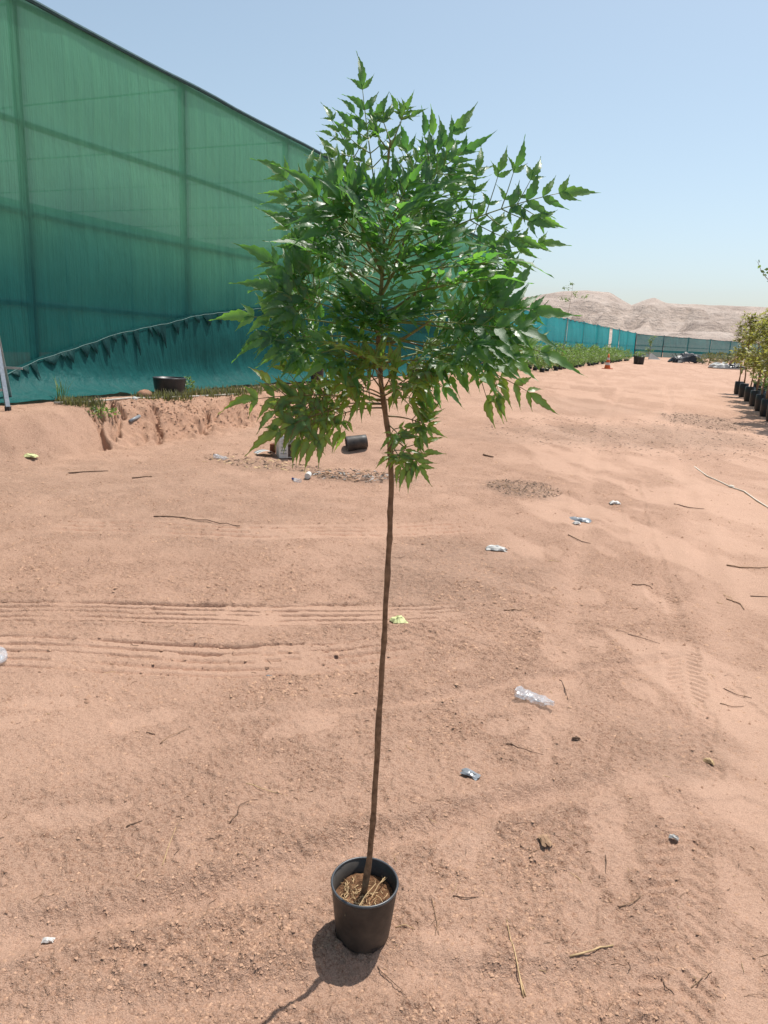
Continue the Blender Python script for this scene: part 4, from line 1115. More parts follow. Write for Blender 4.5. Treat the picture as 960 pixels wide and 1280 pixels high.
wl = [(105, 1.25, 0.14, 0.28, 'low grey-green weeds on the bank edge left of the eroded gullies'), (122, 1.45, 0.12, 0.26, 'green weed cushion at the lip of the bank beside the first gully'), (88, 1.05, 0.12, 0.22, 'small weed tuft near the netting at far left of the bank'),
      (76, 0.8, 0.42, 0.05, 'single tall thin weed stalk in front of the dark net skirt'), (215, 1.3, 0.16, 0.35, 'dry grass tuft just before the wide black tub'), (190, 1.25, 0.13, 0.3, 'dry grass at the left foot of the wide black tub'),
      (250, 1.1, 0.18, 0.34, 'sparse grass right of the wide black tub'), (280, 1.15, 0.16, 0.4, 'dry olive grass along the bank top left of the leaves'), (300, 1.2, 0.15, 0.4, 'dry grass on the bank top behind the low left leaves'), (335, 1.3, 0.15, 0.4, 'faded grass patch on the bank top behind the sapling'),
      (234, 0.75, 0.30, 0.12, 'leafy green weed against the netting beside the wide black tub')]
for i, (px, off, h, sp, lb) in enumerate(wl):
    p = at_wall(px, off)
    weed((p[0], p[1], gh(p[0], p[1]) - 0.01), lb, 230 if h < 0.4 else 16, h, sp, M_foliage if i in (1, 3, 10) else M_scrub, 50 + i, 'weeds along the bank', leafy=(i in (1, 10)), ls=0.06)
def stone(p, r, label, seed, mat=M_stone, group=None, flat=0.7):
    rr = random.Random(seed); m = MB(); vs = []; fs = []; nu, nv = 10, 6
    for j in range(nv + 1):
        th = math.pi * j / nv
        for i in range(nu):
            ph = 2 * math.pi * i / nu; k = r * (0.8 + 0.4 * float(vn(np.array(3 * math.cos(ph) + seed), np.array(3 * math.sin(ph) + 2 * math.cos(th)), seed)))
            vs.append((k * math.sin(th) * math.cos(ph), k * math.sin(th) * math.sin(ph) * 0.8, k * math.cos(th) * flat))
    for j in range(nv):
        for i in range(nu): i2 = (i + 1) % nu; fs.append((j * nu + i, (j + 1) * nu + i, (j + 1) * nu + i2, j * nu + i2))
    o = m.add(vs, fs).build('stone', mat, None, True); place(o, (p[0], p[1], p[2] + r * flat * 0.6), rr.uniform(0, 6)); tag(o, label, 'stone', group)
p = at_wall(180, 1.15); stone((p[0], p[1], gh(*p)), 0.12, 'reddish rock on the bank just left of the wide black tub', 5)
p = at_wall(168, 1.35); stone((p[0], p[1], gh(*p)), 0.05, 'small pale stone on the bank edge above the gullies', 6, M_paleg)
pp = []
for px, off in ((66, 1.0), (110, 1.2), (160, 1.22), (205, 1.35), (260, 1.3), (300, 1.35)):
    p = at_wall(px, off); pp.append((p[0], p[1], gh(*p) + 0.03))
tag(MB().tube(pp, 0.016, 6).build('irrigation_pipe', M_pipe, None, True), 'pale thin irrigation pipe lying along the top of the bank', 'pipe')
p = GP(162, 516); q = GP(174, 514)
tag(MB().tube([(p[0], p[1], p[2] + 0.03), (q[0], q[1], q[2] + 0.05)], 0.025, 7).build('pipe_offcut', M_grey, None, True), 'short grey pipe stub sticking out of the eroded bank', 'pipe')

# ------------------------------------------------------------------ seedlings, young trees and clutter down the yard
def on_base(px, py):
    p = G(px, py); return np.array([p[0], p[1], gh(p[0], p[1])])
def build_seedlings():
    protos = []
    for v in range(4):
        rr = random.Random(70 + v)
        r = thing('potted_seedling', 'bushy green seedling in a black bag, one of the dense bed along the cyan fence', 'seedling', (0, 0, -50), 0, 'seedling bed along the cyan fence')
        MB().lathe([(0.10, 0), (0.11, 0.08), (0.115, 0.17), (0.105, 0.17), (0.02, 0.16)], 8).build('grow_bag', M_black, r, True)
        leafy_clump(300, 0.78 + 0.1 * v, 0.36, rr, 0.12, wid=0.35).build('foliage', M_foliage, r).location = (0, 0, 0.04)
        protos.append(r)
    d, nrm = FDN; rr = random.Random(8); k = 0
    a = F0
    # bed between the fence and the track edge
    fr = on_base(722, 459); L0 = float(np.dot(fr[:2] - a, d)); D0 = float(np.dot(fr[:2] - a, nrm))
    bk = on_base(785, 450.5); L1 = float(np.dot(bk[:2] - a, d)); D1 = float(np.dot(bk[:2] - a, nrm))
    for row in range(5):
        for i in range(26):
            u = -0.35 + 1.35 * i / 25
            D = D0 + (D1 - D0) * u - row * 0.62 + rr.uniform(-0.1, 0.1); L = L0 + (L1 - L0) * u + rr.uniform(-0.12, 0.12)
            if D < 0.5 or (row > 0 and rr.random() < 0.05): continue
            q = a + d * L + nrm * D
            if q[1] < 22: continue
            o = protos[k] if k < 4 else copy_tree(protos[rr.randrange(4)]); k += 1
            place(o, (q[0], q[1], gh(q[0], q[1]) - 0.02), rr.uniform(0, 6)); s = rr.uniform(0.75, 1.15) * (0.9 if u > 0.7 else 1.0); o.scale = (s, s, s)
build_seedlings()

def young_tree(p, h, label, seed, crown_lo=0.5, n=420, sp=0.38, mat=None, ls=0.11, stems=1, bag=True, group=None, name='bagged_tree', lean=0.05, bag_h=0.38):
    rr = random.Random(seed); r = thing(name, label, 'tree', p, 0, group)
    if bag:
        MB().lathe([(0.10, 0), (0.118, 0.06), (0.12, bag_h * 0.6), (0.118, bag_h), (0.105, bag_h + 0.01), (0.10, bag_h - 0.05), (0.01, bag_h - 0.06)], 12).build('grow_bag', M_black, r, True)
    tips = []
    for s in range(stems):
        a = rr.uniform(0, 6.28); off = 0.03 * s
        pts = [Vector((off * math.cos(a), off * math.sin(a), bag_h - 0.08 if bag else 0))]
        for k in range(1, 8):
            u = k / 7; pts.append(Vector((lean * u * h * math.cos(a) + rr.uniform(-.02, .02), lean * u * h * math.sin(a) + rr.uniform(-.02, .02), pts[0].z + (h - pts[0].z) * u)))
        MB().tube(pts, [0.016 * (1 - 0.75 * k / 7) for k in range(8)], 6).build('trunk', M_stick, r, True); tips.append(pts)
    m = MB(); tw = MB()
    for b in range(max(6, n // 26)):
        pts = rr.choice(tips); u = rr.uniform(crown_lo, 0.98); i = u * 7; k = min(6, int(i)); c = pts[k].lerp(pts[k + 1], i - k)
        a = rr.uniform(0, 6.28); L = sp * rr.uniform(0.35, 1.1) * (1.15 - 0.6 * (u - crown_lo) / (1 - crown_lo)); e = c + Vector((math.cos(a) * L, math.sin(a) * L, L * rr.uniform(0.0, 0.8)))
        tw.tube([c, c.lerp(e, 0.5) + Vector((0, 0, 0.02)), e], [0.006, 0.004, 0.002], 4, False)
        for j in range(26):
            t = rr.uniform(0.25, 1.05); q = c.lerp(e, t) + Vector((rr.gauss(0, .05), rr.gauss(0, .05), rr.gauss(0, .045)))
            d = (e - c).normalized() * 0.6 + Vector((rr.uniform(-1, 1), rr.uniform(-1, 1), rr.uniform(-1.1, 0.5))); d.normalize()
            s = d.cross(Vector((rr.uniform(-.6, .6), rr.uniform(-.6, .6), 1))).normalized(); l = ls * rr.uniform(0.6, 1.25)
            m.add([q, q + d * l * .45 + s * l * .2, q + d * l, q + d * l * .45 - s * l * .2], [(0, 1, 2, 3)])
    tw.build('branches', M_stick, r, True)
    m.build('crown', mat or M_foliage_y, r)
    return r
def build_right_row():
    front = [(922, 492), (928, 496.5), (935, 502), (942, 508), (949, 514), (956, 520), (964, 527), (975, 536)]
    names = ['farthest of the bagged young trees in the row at right edge', 'second farthest bagged young tree in the row at right', 'slim bagged young tree with bare reddish stem in the right row', 'bagged young tree in the middle of the row at right',
             'bagged tree with full yellow-green crown in the right row', 'near bagged tree by the right edge of the frame', 'nearest bagged tree cut by the right edge of the frame', 'bagged tree just outside the right edge, its leaves reaching in', 'bagged tree beyond the right edge of the frame']
    i = 0
    for k, q in enumerate(front):
        p = on_base(*q)
        young_tree(p, random.uniform(2.1, 2.55), names[k], 300 + k, 0.28, 800, 0.42, M_foliage_y, 0.12, 2, group='bagged trees along the right side')
    # rows behind
    pa, pb = on_base(922, 492), on_base(990, 548)
    d = pb - pa; d[2] = 0; nn = np.array([-d[1], d[0], 0]); nn /= np.linalg.norm(nn)
    if nn[0] < 0: nn = -nn
    for row in (1, 2, 3):
        for k in range(7):
            q = pa + d * (k / 6.0 + random.uniform(-.03, .03)) + nn * 0.55 * row
            d3 = np.array([q[0], q[1], 1.2 - CAM_H]); qx = 480 + FPX * (d3 @ CR) / (d3 @ CF)
            if qx > 985: continue                  # stands wholly outside the picture
            lb = ('bagged young tree in the second row at right, behind the front bags', 'bagged young tree in the third row at the right edge', 'bagged young tree in the back row at the right edge')[row - 1]
            young_tree((q[0], q[1], gh(q[0], q[1])), random.uniform(2.2, 2.8), lb, 340 + row * 10 + k, 0.35, 330, 0.42, M_foliage_y if (k + row) % 2 else M_foliage, 0.12, 1, group='bagged trees along the right side')
    # low green shrubs among the bags
    for k, q in enumerate(((934, 499), (944, 506), (953, 513), (962, 520))):
        p = on_base(*q) + nn * 0.3
        r = thing('potted_shrub', ('low bright green shrub between the bags of the far right row', 'low green shrub in a black pot amid the right row of bags', 'leafy green shrub at the right edge among black bags', 'green shrub cut by the right edge among black bags')[k], 'shrub', (p[0], p[1], gh(p[0], p[1])), 0, 'low shrubs in the right row')
        MB().lathe([(0.12, 0), (0.15, 0.3), (0.13, 0.3), (0.02, 0.28)], 10).build('grow_bag', M_black, r, True)
        leafy_clump(420, 0.95, 0.34, random.Random(400 + k), 0.10).build('foliage', M_foliage, r).location = (0, 0, 0.25)
    # the taller one whose shoot reaches into the sky at the edge
    p = on_base(975, 520)
    r = young_tree(p, 3.3, 'tallest bagged tree at the right edge whose bare shoot reaches into the sky', 399, 0.5, 200, 0.5, M_foliage_y, 0.12, 1, group='bagged trees along the right side')
    Y = float(p[1]); sh = [Vector(at(x, y, Y)) - Vector(p) for x, y in ((985, 372), (968, 358), (957, 346), (951, 337), (947, 327))]
    MB().tube(sh, [0.012, 0.010, 0.008, 0.006, 0.004], 5).build('shoot', M_stick, r, True)
    m = MB(); rr = random.Random(6)
    for x, y in ((948, 325), (945, 326), (951, 331), (955, 337), (950, 338), (953, 343), (957, 341), (962, 348), (966, 352)):
        c = Vector(at(x, y, Y)) - Vector(p); dd = Vector((rr.uniform(-1, 1), rr.uniform(-1, 1), rr.uniform(-.8, .3))).normalized(); s = dd.cross(Vector((0, -1, 0.3))).normalized(); l = 0.12
        m.add([c, c + dd * l * .45 + s * l * .3, c + dd * l, c + dd * l * .45 - s * l * .3], [(0, 1, 2, 3)])
    m.build('shoot_leaves', M_foliage, r)
build_right_row()
# thin sapling before the cyan fence
p = on_base(700, 462)
young_tree((p[0], p[1], gh(p[0], p[1])), 3.9, 'spindly sparse sapling rising above the cyan fence behind the leaves', 77, 0.74, 130, 0.75, M_foliage, 0.13, 1, bag=True, name='spindly_sapling', lean=0.09, bag_h=0.3)
# corner sapling and shrubs at the far fence
p = on_base(811, 449)
young_tree(p, 2.3, 'small pale green tree in the far corner where the two fences meet', 78, 0.2, 500, 0.6, M_foliage, 0.14, 2, bag=False, name='corner_tree')
for k, (q, h, sp, lb) in enumerate((((885, 456), 0.9, 0.9, 'olive scrub bush left of the grey sheeting near the far fence'), ((900, 455), 1.0, 1.0, 'olive scrub bush behind the grey sheeting heap'), ((913, 456), 0.95, 0.8, 'olive scrub bush right of the heap near the bagged trees'))):
    p = on_base(*q); r = thing('scrub_bush', lb, 'bush', p)
    leafy_clump(700, h, sp, random.Random(90 + k), 0.16).build('foliage', M_scrub, r)
    MB().tube([(0, 0, -0.05), (0.1, 0, h * .4), (0.2, 0.1, h * .8)], [0.03, 0.02, 0.01], 5).build('stem', M_stick, r)

def build_cone():
    p = on_base(759, 461); r = thing('traffic_cone', 'worn orange traffic cone with white bands beside the seedling bed', 'traffic cone', p, 0.3)
    H = 0.78
    rad = lambda z: 0.165 - 0.135 * z / H
    for a, b, m, nm in ((0.03, 0.20, M_orange, 'cone_body'), (0.20, 0.33, M_white, 'white_band'), (0.33, 0.47, M_orange, 'cone_body'), (0.47, 0.58, M_white, 'white_band'), (0.58, H, M_orange, 'cone_tip')):
        MB().lathe([(rad(a), a), (rad(b), b)] + ([(0.012, b)] if b == H else []), 20).build(nm, m, r, True)
    MB().box((0, 0, 0.018), (0.42, 0.42, 0.034)).build('base_plate', M_orange, r)
build_cone()
def crumple(nx, ny, sx, sy, h, seed, fn=None):
    vs = []; fs = []
    for j in range(ny + 1):
        for i in range(nx + 1):
            u, v = i / nx * 2 - 1, j / ny * 2 - 1
            z = h * max(0, 1 - (abs(u) ** 2.2 * 0.55 + abs(v) ** 2.2 * 0.55)) * (0.45 + 1.1 * float(fbm(np.array(u * 2.3 + seed), np.array(v * 2.3), 4, seed)))
            z *= (1 if abs(u) < 0.97 and abs(v) < 0.97 else 0.3)
            jx = 0.16 * sx * (float(vn(np.array(u * 3 + 9), np.array(v * 3 + seed), seed + 1)) - .5); jy = 0.25 * sy * (float(vn(np.array(u * 3), np.array(v * 3 + 5), seed + 2)) - .5)
            vs.append((u * sx / 2 + jx, v * sy / 2 + jy, z + 0.005))
    for j in range(ny):
        for i in range(nx): a = j * (nx + 1) + i; fs.append((a, a + 1, a + nx + 2, a + nx + 1))
    return MB().add(vs, fs)
p = on_base(858, 453.5)
r = thing('black_heap', 'heap of black plastic and pots before the far teal fence', 'heap', p, 0.15)
crumple(22, 12, 2.7, 1.8, 0.85, 5).build('black_sheet', M_black, r)
rr = random.Random(4)
for k in range(9):
    a = rr.uniform(-1, 1); MB().bar((a * 1.3, -0.5, 0.05), (a * 1.3 + rr.uniform(-.6, .6), rr.uniform(-.4, .4), rr.uniform(0.3, 0.85)), 0.05).build('loose_strip', M_black, r)
for k in range(4): MB().lathe([(0.12, 0), (0.16, 0.34), (0.14, 0.34), (0.1, 0.03)], 10, (-1.55 + 0.28 * k, -0.7 + 0.1 * k, 0)).build('black_pot', M_black, r, True)
for k, (q, h, lb) in enumerate((((795.5, 455), 0.55, 'left one of two black tubs before the fence corner'), ((800.5, 455.5), 0.5, 'right one of two black tubs before the fence corner'))):
    p = on_base(*q); r = thing('planting_tub', lb, 'tub', p, k); w_, r_ = pot_mesh(0.2, 0.24, h, 16); w_.build('tub_wall', M_black, r, True); r_.build('tub_rim', M_rim, r, True)
    leafy_clump(90, 0.35, 0.25, random.Random(k), 0.14).build('foliage', M_foliage, r).location = (0, 0, h * .85)
p = on_base(818, 449); r = tag(MB().add([(-0.6, 0, 0), (0.7, 0.1, 0), (0.7, 0.4, 0.05), (-0.5, 0.3, 0.75), (-0.6, .06, 0), (0.7, .16, 0), (0.7, .46, .05), (-.5, .36, .75)], [(0, 1, 2, 3), (7, 6, 5, 4), (0, 4, 5, 1), (1, 5, 6, 2), (2, 6, 7, 3), (3, 7, 4, 0)]).build('leaning_board', M_paleg), 'pale board leaning low against the far fence beside the corner tree', 'board'); place(r, p)
p = on_base(904, 461); r = thing('sheeting_heap', 'crumpled grey and black plastic sheeting dumped left of the bagged trees', 'heap', p, -0.1)
crumple(20, 12, 1.3, 0.9, 0.42, 15).build('grey_sheet', M_paleg, r).location = (-0.15, 0.1, 0)
crumple(18, 12, 1.2, 0.9, 0.36, 25).build('black_sheet', M_black, r).location = (0.75, -0.05, 0)
MB().bar((-1.1, -0.3, 0.04), (0.3, -0.5, 0.05), 0.06).build('plank', M_stick, r); MB().bar((-0.5, -0.55, 0.04), (1.2, -0.5, 0.06), 0.05).build('plank', M_board, r)
p = on_base(926, 460); r = tag(crumple(12, 10, 0.9, 0.7, 0.75, 35).build('brown_heap', M_stick), 'brown mound of dry brush behind the farthest bagged tree', 'heap'); place(r, p + np.array([0.5, 2, 0]))

# ------------------------------------------------------------------ rubbish in the hollow
def litter(name, mb, mat, px, py, label, cat, rz=0.0, dz=0.0, smooth=False, group=None):
    o = mb.build(name, mat, None, smooth); p = GP(px, py); place(o, (p[0], p[1], p[2] + dz), rz); tag(o, label, cat, group); return o
p = GP(357, 571); r = thing('carton', 'torn white carton box standing open among the rubbish in the hollow', 'box', p, 0.35)
for c, d in (((-0.11, 0, 0.14), (0.006, 0.2, 0.28)), ((0.11, 0, 0.12), (0.006, 0.2, 0.24)), ((0, 0.1, 0.14), (0.226, 0.006, 0.28)), ((0, 0, 0.006), (0.214, 0.194, 0.006)), ((-0.05, -0.1, 0.13), (0.12, 0.006, 0.26))):
    MB().box(c, d).build('panel', M_white, r)
MB().box((0.05, -0.112, 0.27), (0.10, 0.006, 0.10), M=Matrix.Rotation(0.9, 3, 'X')).build('flap', M_white, r)
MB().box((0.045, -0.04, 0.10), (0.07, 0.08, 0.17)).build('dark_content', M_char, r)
for k in range(4): MB().box((-0.05, -0.1045, 0.06 + 0.045 * k), (0.085 - 0.01 * k, 0.002, 0.012)).build('print_line', M_grey, r)
litter('tin_can', MB().lathe([(0.03, 0), (0.042, 0.004), (0.042, 0.12), (0.038, 0.125), (0.036, 0.02)], 16), M_rust, 341, 566, 'rusty brown tin standing left of the torn white carton', 'can', smooth=True)
m = MB(); vs = []; fs = []
for j in range(5):
    for i in range(11):
        a = i / 10 * 1.9 + 0.5; vs.append((0.17 * math.cos(a), j * 0.035, 0.11 * math.sin(a) - 0.02))
for j in range(4):
    for i in range(10): fs.append((j * 11 + i, j * 11 + i + 1, j * 11 + i + 12, j * 11 + i + 11))
r = thing('curved_strip', 'white and grey striped curved plastic strip left of the torn carton', 'plastic scrap', GP(333, 572), 0.6)
for j in range(4):
    MB().add([vs[j * 11 + i + 11 * k] for k in (0, 1) for i in range(11)], [(i, i + 1, i + 12, i + 11) for i in range(10)]).build('stripe', M_white if j % 2 == 0 else M_grey, r, True)

def bottle(px, py, L, rad, label, rz, crush=0.4, seed=1, mat=None, capm=None):
    p = GP(px, py); root = thing('plastic_bottle', label, 'bottle', p, rz); rr = random.Random(seed)
    prof = [(0.012 / 0.035, 1.0), (0.36, 0.93), (0.42, 0.90), (0.75, 0.80), (1.0, 0.70), (0.97, 0.55), (1.0, 0.45), (0.96, 0.34), (1.0, 0.22), (0.98, 0.08), (0.85, 0.01), (0.3, 0.0)]
    n = 18; vs = []; fs = []
    P2 = []
    for (a, b) in zip(prof[:-1], prof[1:]):
        for k in range(4): P2.append((a[0] + (b[0] - a[0]) * k / 4, a[1] + (b[1] - a[1]) * k / 4))
    P2.append(prof[-1])
    for (q, s) in P2:
        for k in range(n):
            a = 2 * math.pi * k / n; r_ = q * rad * (1 + crush * 0.55 * (float(vn(np.array(s * 11 + seed), np.array(2 * math.cos(a) + 3 * math.sin(a)), seed)) - 0.5))
            fl = 1 - crush * 0.55 * math.sin(math.pi * min(1, max(0, s)))
            vs.append((s * L - L / 2 , r_ * math.cos(a) * (1 + 0.25 * crush) + 0.02 * crush * math.sin(s * 4), rad * fl + r_ * math.sin(a) * fl))
    for i in range(len(P2) - 1):
        for k in range(n): k2 = (k + 1) % n; fs.append((i * n + k, i * n + k2, (i + 1) * n + k2, (i + 1) * n + k))
    MB().add(vs, fs).build('bottle_body', mat or M_clear, root, False)
    if capm:
        MB().tube([(L / 2 - 0.002, 0, rad), (L / 2 + 0.016, 0, rad)], 0.014, 12).build('cap', capm, root)
    return root
bottle(277, 575, 0.22, 0.036, 'crushed clear bottle lying left of the hollow on gritty ground', -0.5, 0.6, 2)
r = bottle(371, 602, 0.12, 0.026, 'small bottle with blue cap at the front rim of the hollow', 2.4, 0.4, 3, capm=M_blue)
litter('drink_can', MB().tube([(0, 0, 0.035), (0.03, 0.06, 0.035), (0.05, 0.1, 0.04)], [0.033, 0.035, 0.032], 14), M_white, 384, 600, 'white can with dark open end at the rim of the hollow', 'can', 0.4)
# crushed clear sleeve in the foreground
bottle(668, 879, 0.185, 0.030, 'crumpled clear plastic bottle on the sand right of the stem', R(-30), 0.75, 7)
bottle(0, 826, 0.15, 0.024, 'clear bottle cut by the left frame edge on the tyre track', R(-60), 0.4, 9)

def chips(name, px, py, sx, sy, n, lo, hi, mats, label, seed, h=0.0, long=2.0):
    """loose flat chips and twigs lying in a patch"""
    rr = np.random.default_rng(seed); p = G(px, py)
    a = rr.uniform(0, 6.283, n); q = np.sqrt(rr.random(n)); X = p[0] + sx * q * np.cos(a); Y = p[1] + sy * q * np.sin(a)
    Z = ground_h(X, Y) + h * np.clip(1 - q * q, 0, 1) * rr.uniform(0.2, 1.1, n)
    L = rr.uniform(lo, hi, n); b = rr.uniform(0, 6.283, n); W_ = L / long * rr.uniform(0.3, 1, n); T_ = np.minimum(W_, 0.02) * rr.uniform(0.3, 1, n)
    ti = rr.uniform(-0.35, 0.35, n)
    u = np.stack([np.cos(b), np.sin(b), ti], 1); s = np.stack([-np.sin(b), np.cos(b), rr.uniform(-.3, .3, n)], 1)
    c = np.stack([X, Y, Z + T_ * 0.4], 1)
    V = np.stack([c + u * L[:, None] / 2, c + s * W_[:, None] / 2, c - u * L[:, None] / 2, c - s * W_[:, None] / 2, c + np.array([0, 0, 1]) * T_[:, None]], 1).reshape(-1, 3)
    k = np.arange(n)[:, None, None] * 5
    F = (k + np.array([[0, 1, 4], [1, 2, 4], [2, 3, 4], [3, 0, 4]])[None]).reshape(-1, 3)
    me = np_mesh(name, V, F, mats[0])
    for m in mats[1:]: me.materials.append(m)
    me.polygons.foreach_set('material_index', np.repeat(rr.integers(0, len(mats), n), 4).astype(np.int32))
    o = obj(name, me); o['kind'] = 'stuff'; o['label'] = label; o['category'] = 'debris'; return o
chips('ash_heap', 446, 596, 0.56, 0.30, 520, 0.015, 0.11, [M_ash, M_char, M_char, M_dark_stick, M_stick, M_clod], 'grey heap of ash, twigs and scraps in the hollow left of the stem', 1, 0.10, 3.5)
chips('litter_ring', 345, 575, 0.9, 0.55, 420, 0.02, 0.10, [M_dark_stick, M_stick, M_char, M_straw], 'twigs and scraps strewn around the torn carton', 2, 0.02, 4)
chips('twig_pile', 372, 552, 0.35, 0.35, 120, 0.06, 0.3, [M_dark_stick, M_stick, M_straw], 'loose pile of dry twigs behind the torn carton', 3, 0.10, 8)
chips('dark_litter', 655, 611, 0.42, 0.5, 700, 0.01, 0.05, [M_char, M_dark_stick, M_stick], 'dark round patch of crushed plant litter on the sand', 4, 0.01, 3)
chips('dark_litter', 880, 527, 0.8, 1.2, 500, 0.02, 0.07, [M_char, M_dark_stick], 'dark litter patch in front of the bagged trees', 5, 0.01, 3)
chips('dark_litter', 800, 545, 2.8, 2.2, 1300, 0.02, 0.09, [M_char, M_dark_stick, M_stick], 'thin scatter of dark twigs across the track', 6, 0.01, 6)

for _k, (_x, _y) in enumerate(((172, 530), (222, 527), (270, 526), (330, 522), (400, 516))):
    chips('bank_clods', _x, _y, 0.6, 0.5, 420, 0.012, 0.055, [M_clod, M_clod, M_clod, M_stone], 'crumbled reddish clods on the eroded bank face', 20 + _k, 0.0, 1.3)
# ------------------------------------------------------------------ foreground scraps and sticks
def stick(pxs, rad, mat, label, name='twig', lift=0.004, cat='twig', taper=0.5, n=5, jit=0.0):
    pts = []; rad *= 0.8
    for k, (x, y) in enumerate(pxs):
        p = GP(x, y); pts.append((p[0], p[1], p[2] + rad * 0.7 + (lift if 0 < k < len(pxs) - 1 else 0)))
    fine = []
    for a, b in zip(pts[:-1], pts[1:]):
        for u in (0, 0.34, 0.67): fine.append([a[i] + (b[i] - a[i]) * u + (random.uniform(-jit, jit) if u else 0) for i in range(3)])
    fine.append(pts[-1]); m = len(fine)
    for q in range(m):
        f_ = list(fine[q]); f_[2] = max(f_[2], gh(f_[0], f_[1]) + rad * 0.9); fine[q] = f_
    o = MB().tube(fine, [rad * (1 - taper * k / (m - 1)) for k in range(m)], n).build(name, mat, None, True)
    c = Vector(fine[0]); o.data.transform(Matrix.Translation(-c)); o.location = c
    return tag(o, label, cat)
stick([(655, 1242), (646, 1210), (638, 1180), (633, 1150)], 0.0030, M_straw, 'long bent straw stalk right of the pot', 'straw_stalk', cat='straw')
stick([(658, 1240), (651, 1222), (642, 1195)], 0.0022, M_straw, 'shorter straw lying alongside the long bent stalk', 'straw_stalk', cat='straw')
stick([(712, 1199), (740, 1193), (766, 1187)], 0.0038, M_straw, 'thick pale stick on the sand at lower right', 'stick', cat='stick', taper=0.25)
stick([(566, 1121), (582, 1124), (598, 1122)], 0.0026, M_dark_stick, 'short dark twig level with the soil right of the pot')
stick([(540, 1126), (544, 1145), (549, 1168)], 0.0020, M_stick, 'thin forked twig between pot and straw stalk'); stick([(551, 1150), (546, 1158), (544, 1170)], 0.0015, M_stick, 'tiny twig crossing the thin forked twig beside the pot')
stick([(472, 1206), (490, 1224), (502, 1240), (508, 1253)], 0.0016, M_dark_stick, 'thin dark root thread at the lower right foot of the pot', jit=0.004)
stick([(494, 1160), (507, 1161), (519, 1161)], 0.0018, M_straw, 'little straw bit touching the pot on its right')
stick([(287, 1030), (298, 1018), (300, 1008), (322, 1000)], 0.0026, M_dark_stick, 'crooked dark twig on the sand left of the stem', jit=0.004)
stick([(308, 980), (335, 990), (360, 995)], 0.0022, M_straw, 'thin straw left of the lower stem', 'straw_stalk', cat='straw')
stick([(203, 1083), (210, 1062), (222, 1030)], 0.0020, M_straw, 'slender straw pointing away on the left sand', 'straw_stalk', cat='straw')
stick([(158, 1036), (168, 1032), (178, 1026)], 0.0030, M_dark_stick, 'small dark twig on the left above the rut')
stick([(183, 918), (194, 918)], 0.0042, M_dark_stick, 'stubby dark twig end on the left sand')
stick([(200, 930), (212, 922), (236, 912)], 0.0026, M_stick, 'brown twig left of the stubby dark twig')
stick([(632, 930), (655, 938), (680, 942)], 0.0024, M_dark_stick, 'thin dark twig below the crumpled clear bottle', jit=0.003)
stick([(774, 1136), (790, 1132), (804, 1122)], 0.0026, M_stick, 'curved brown twig at lower right beside the chevron track')
stick([(828, 1217), (832, 1232), (843, 1243)], 0.0022, M_dark_stick, 'dark root piece at bottom right of the sand'); stick([(864, 1234), (878, 1222), (890, 1214)], 0.0024, M_stick, 'brown twig at bottom right near the frame corner')
stick([(192, 646), (230, 648), (275, 655), (300, 657)], 0.0075, M_dark_stick, 'long dark branch lying across the left middle ground', 'fallen_branch', cat='branch', jit=0.012)
stick([(908, 709), (935, 711), (962, 710)], 0.008, M_stick, 'pale dry branch at the right edge of the frame', 'fallen_branch', cat='branch', jit=0.01)
stick([(908, 749), (925, 757), (930, 764)], 0.0055, M_stick, 'bent stick on the right below the pale dry branch', 'stick', cat='stick'); stick([(938, 746), (962, 747)], 0.005, M_dark_stick, 'dark stick touching the right frame edge')
stick([(790, 731), (812, 733), (816, 735)], 0.0052, M_dark_stick, 'short dark stick on the right-hand trodden sand'); stick([(630, 763), (648, 764), (656, 762)], 0.0048, M_stick, 'brown twig on the sand above the clear bottle')
stick([(710, 670), (728, 676), (738, 680)], 0.006, M_dark_stick, 'dark twig right of the small pale paper scrap'); stick([(842, 632), (862, 634), (880, 637)], 0.007, M_dark_stick, 'dark stick under the pale cord at right')
stick([(604, 569), (611, 571), (617, 572)], 0.016, M_dark_stick, 'dark piece of wood on bare sand right of the stem', 'wood_piece', cat='wood')
stick([(700, 845), (706, 860), (710, 872)], 0.0035, M_dark_stick, 'small upright-lying twig just above the clear bottle')
stick([(785, 793), (800, 798), (825, 806)], 0.003, M_dark_stick, 'thin twig far right of the clear bottle'); stick([(905, 858), (922, 866), (940, 872)], 0.003, M_dark_stick, 'thin twig at right above the chevron track'); stick([(900, 880), (915, 882), (930, 880)], 0.003, M_stick, 'brown twig at right beside the chevron track')
stick([(85, 592), (120, 590), (135, 589)], 0.010, M_dark_stick, 'dark twig on the gritty ground at far left'); stick([(165, 598), (190, 596)], 0.010, M_dark_stick, 'short twig on gritty ground left of the hollow')
stick([(868, 584), (884, 596), (900, 603), (914, 610), (930, 615), (945, 626), (975, 645)], 0.011, M_rope, 'pale cord trailing across the sand to the right edge', 'cord', cat='cord', taper=0.0)
p = GP(914, 610); stone((p[0], p[1], p[2]), 0.035, 'knot in the pale cord at right', 44, M_rope)

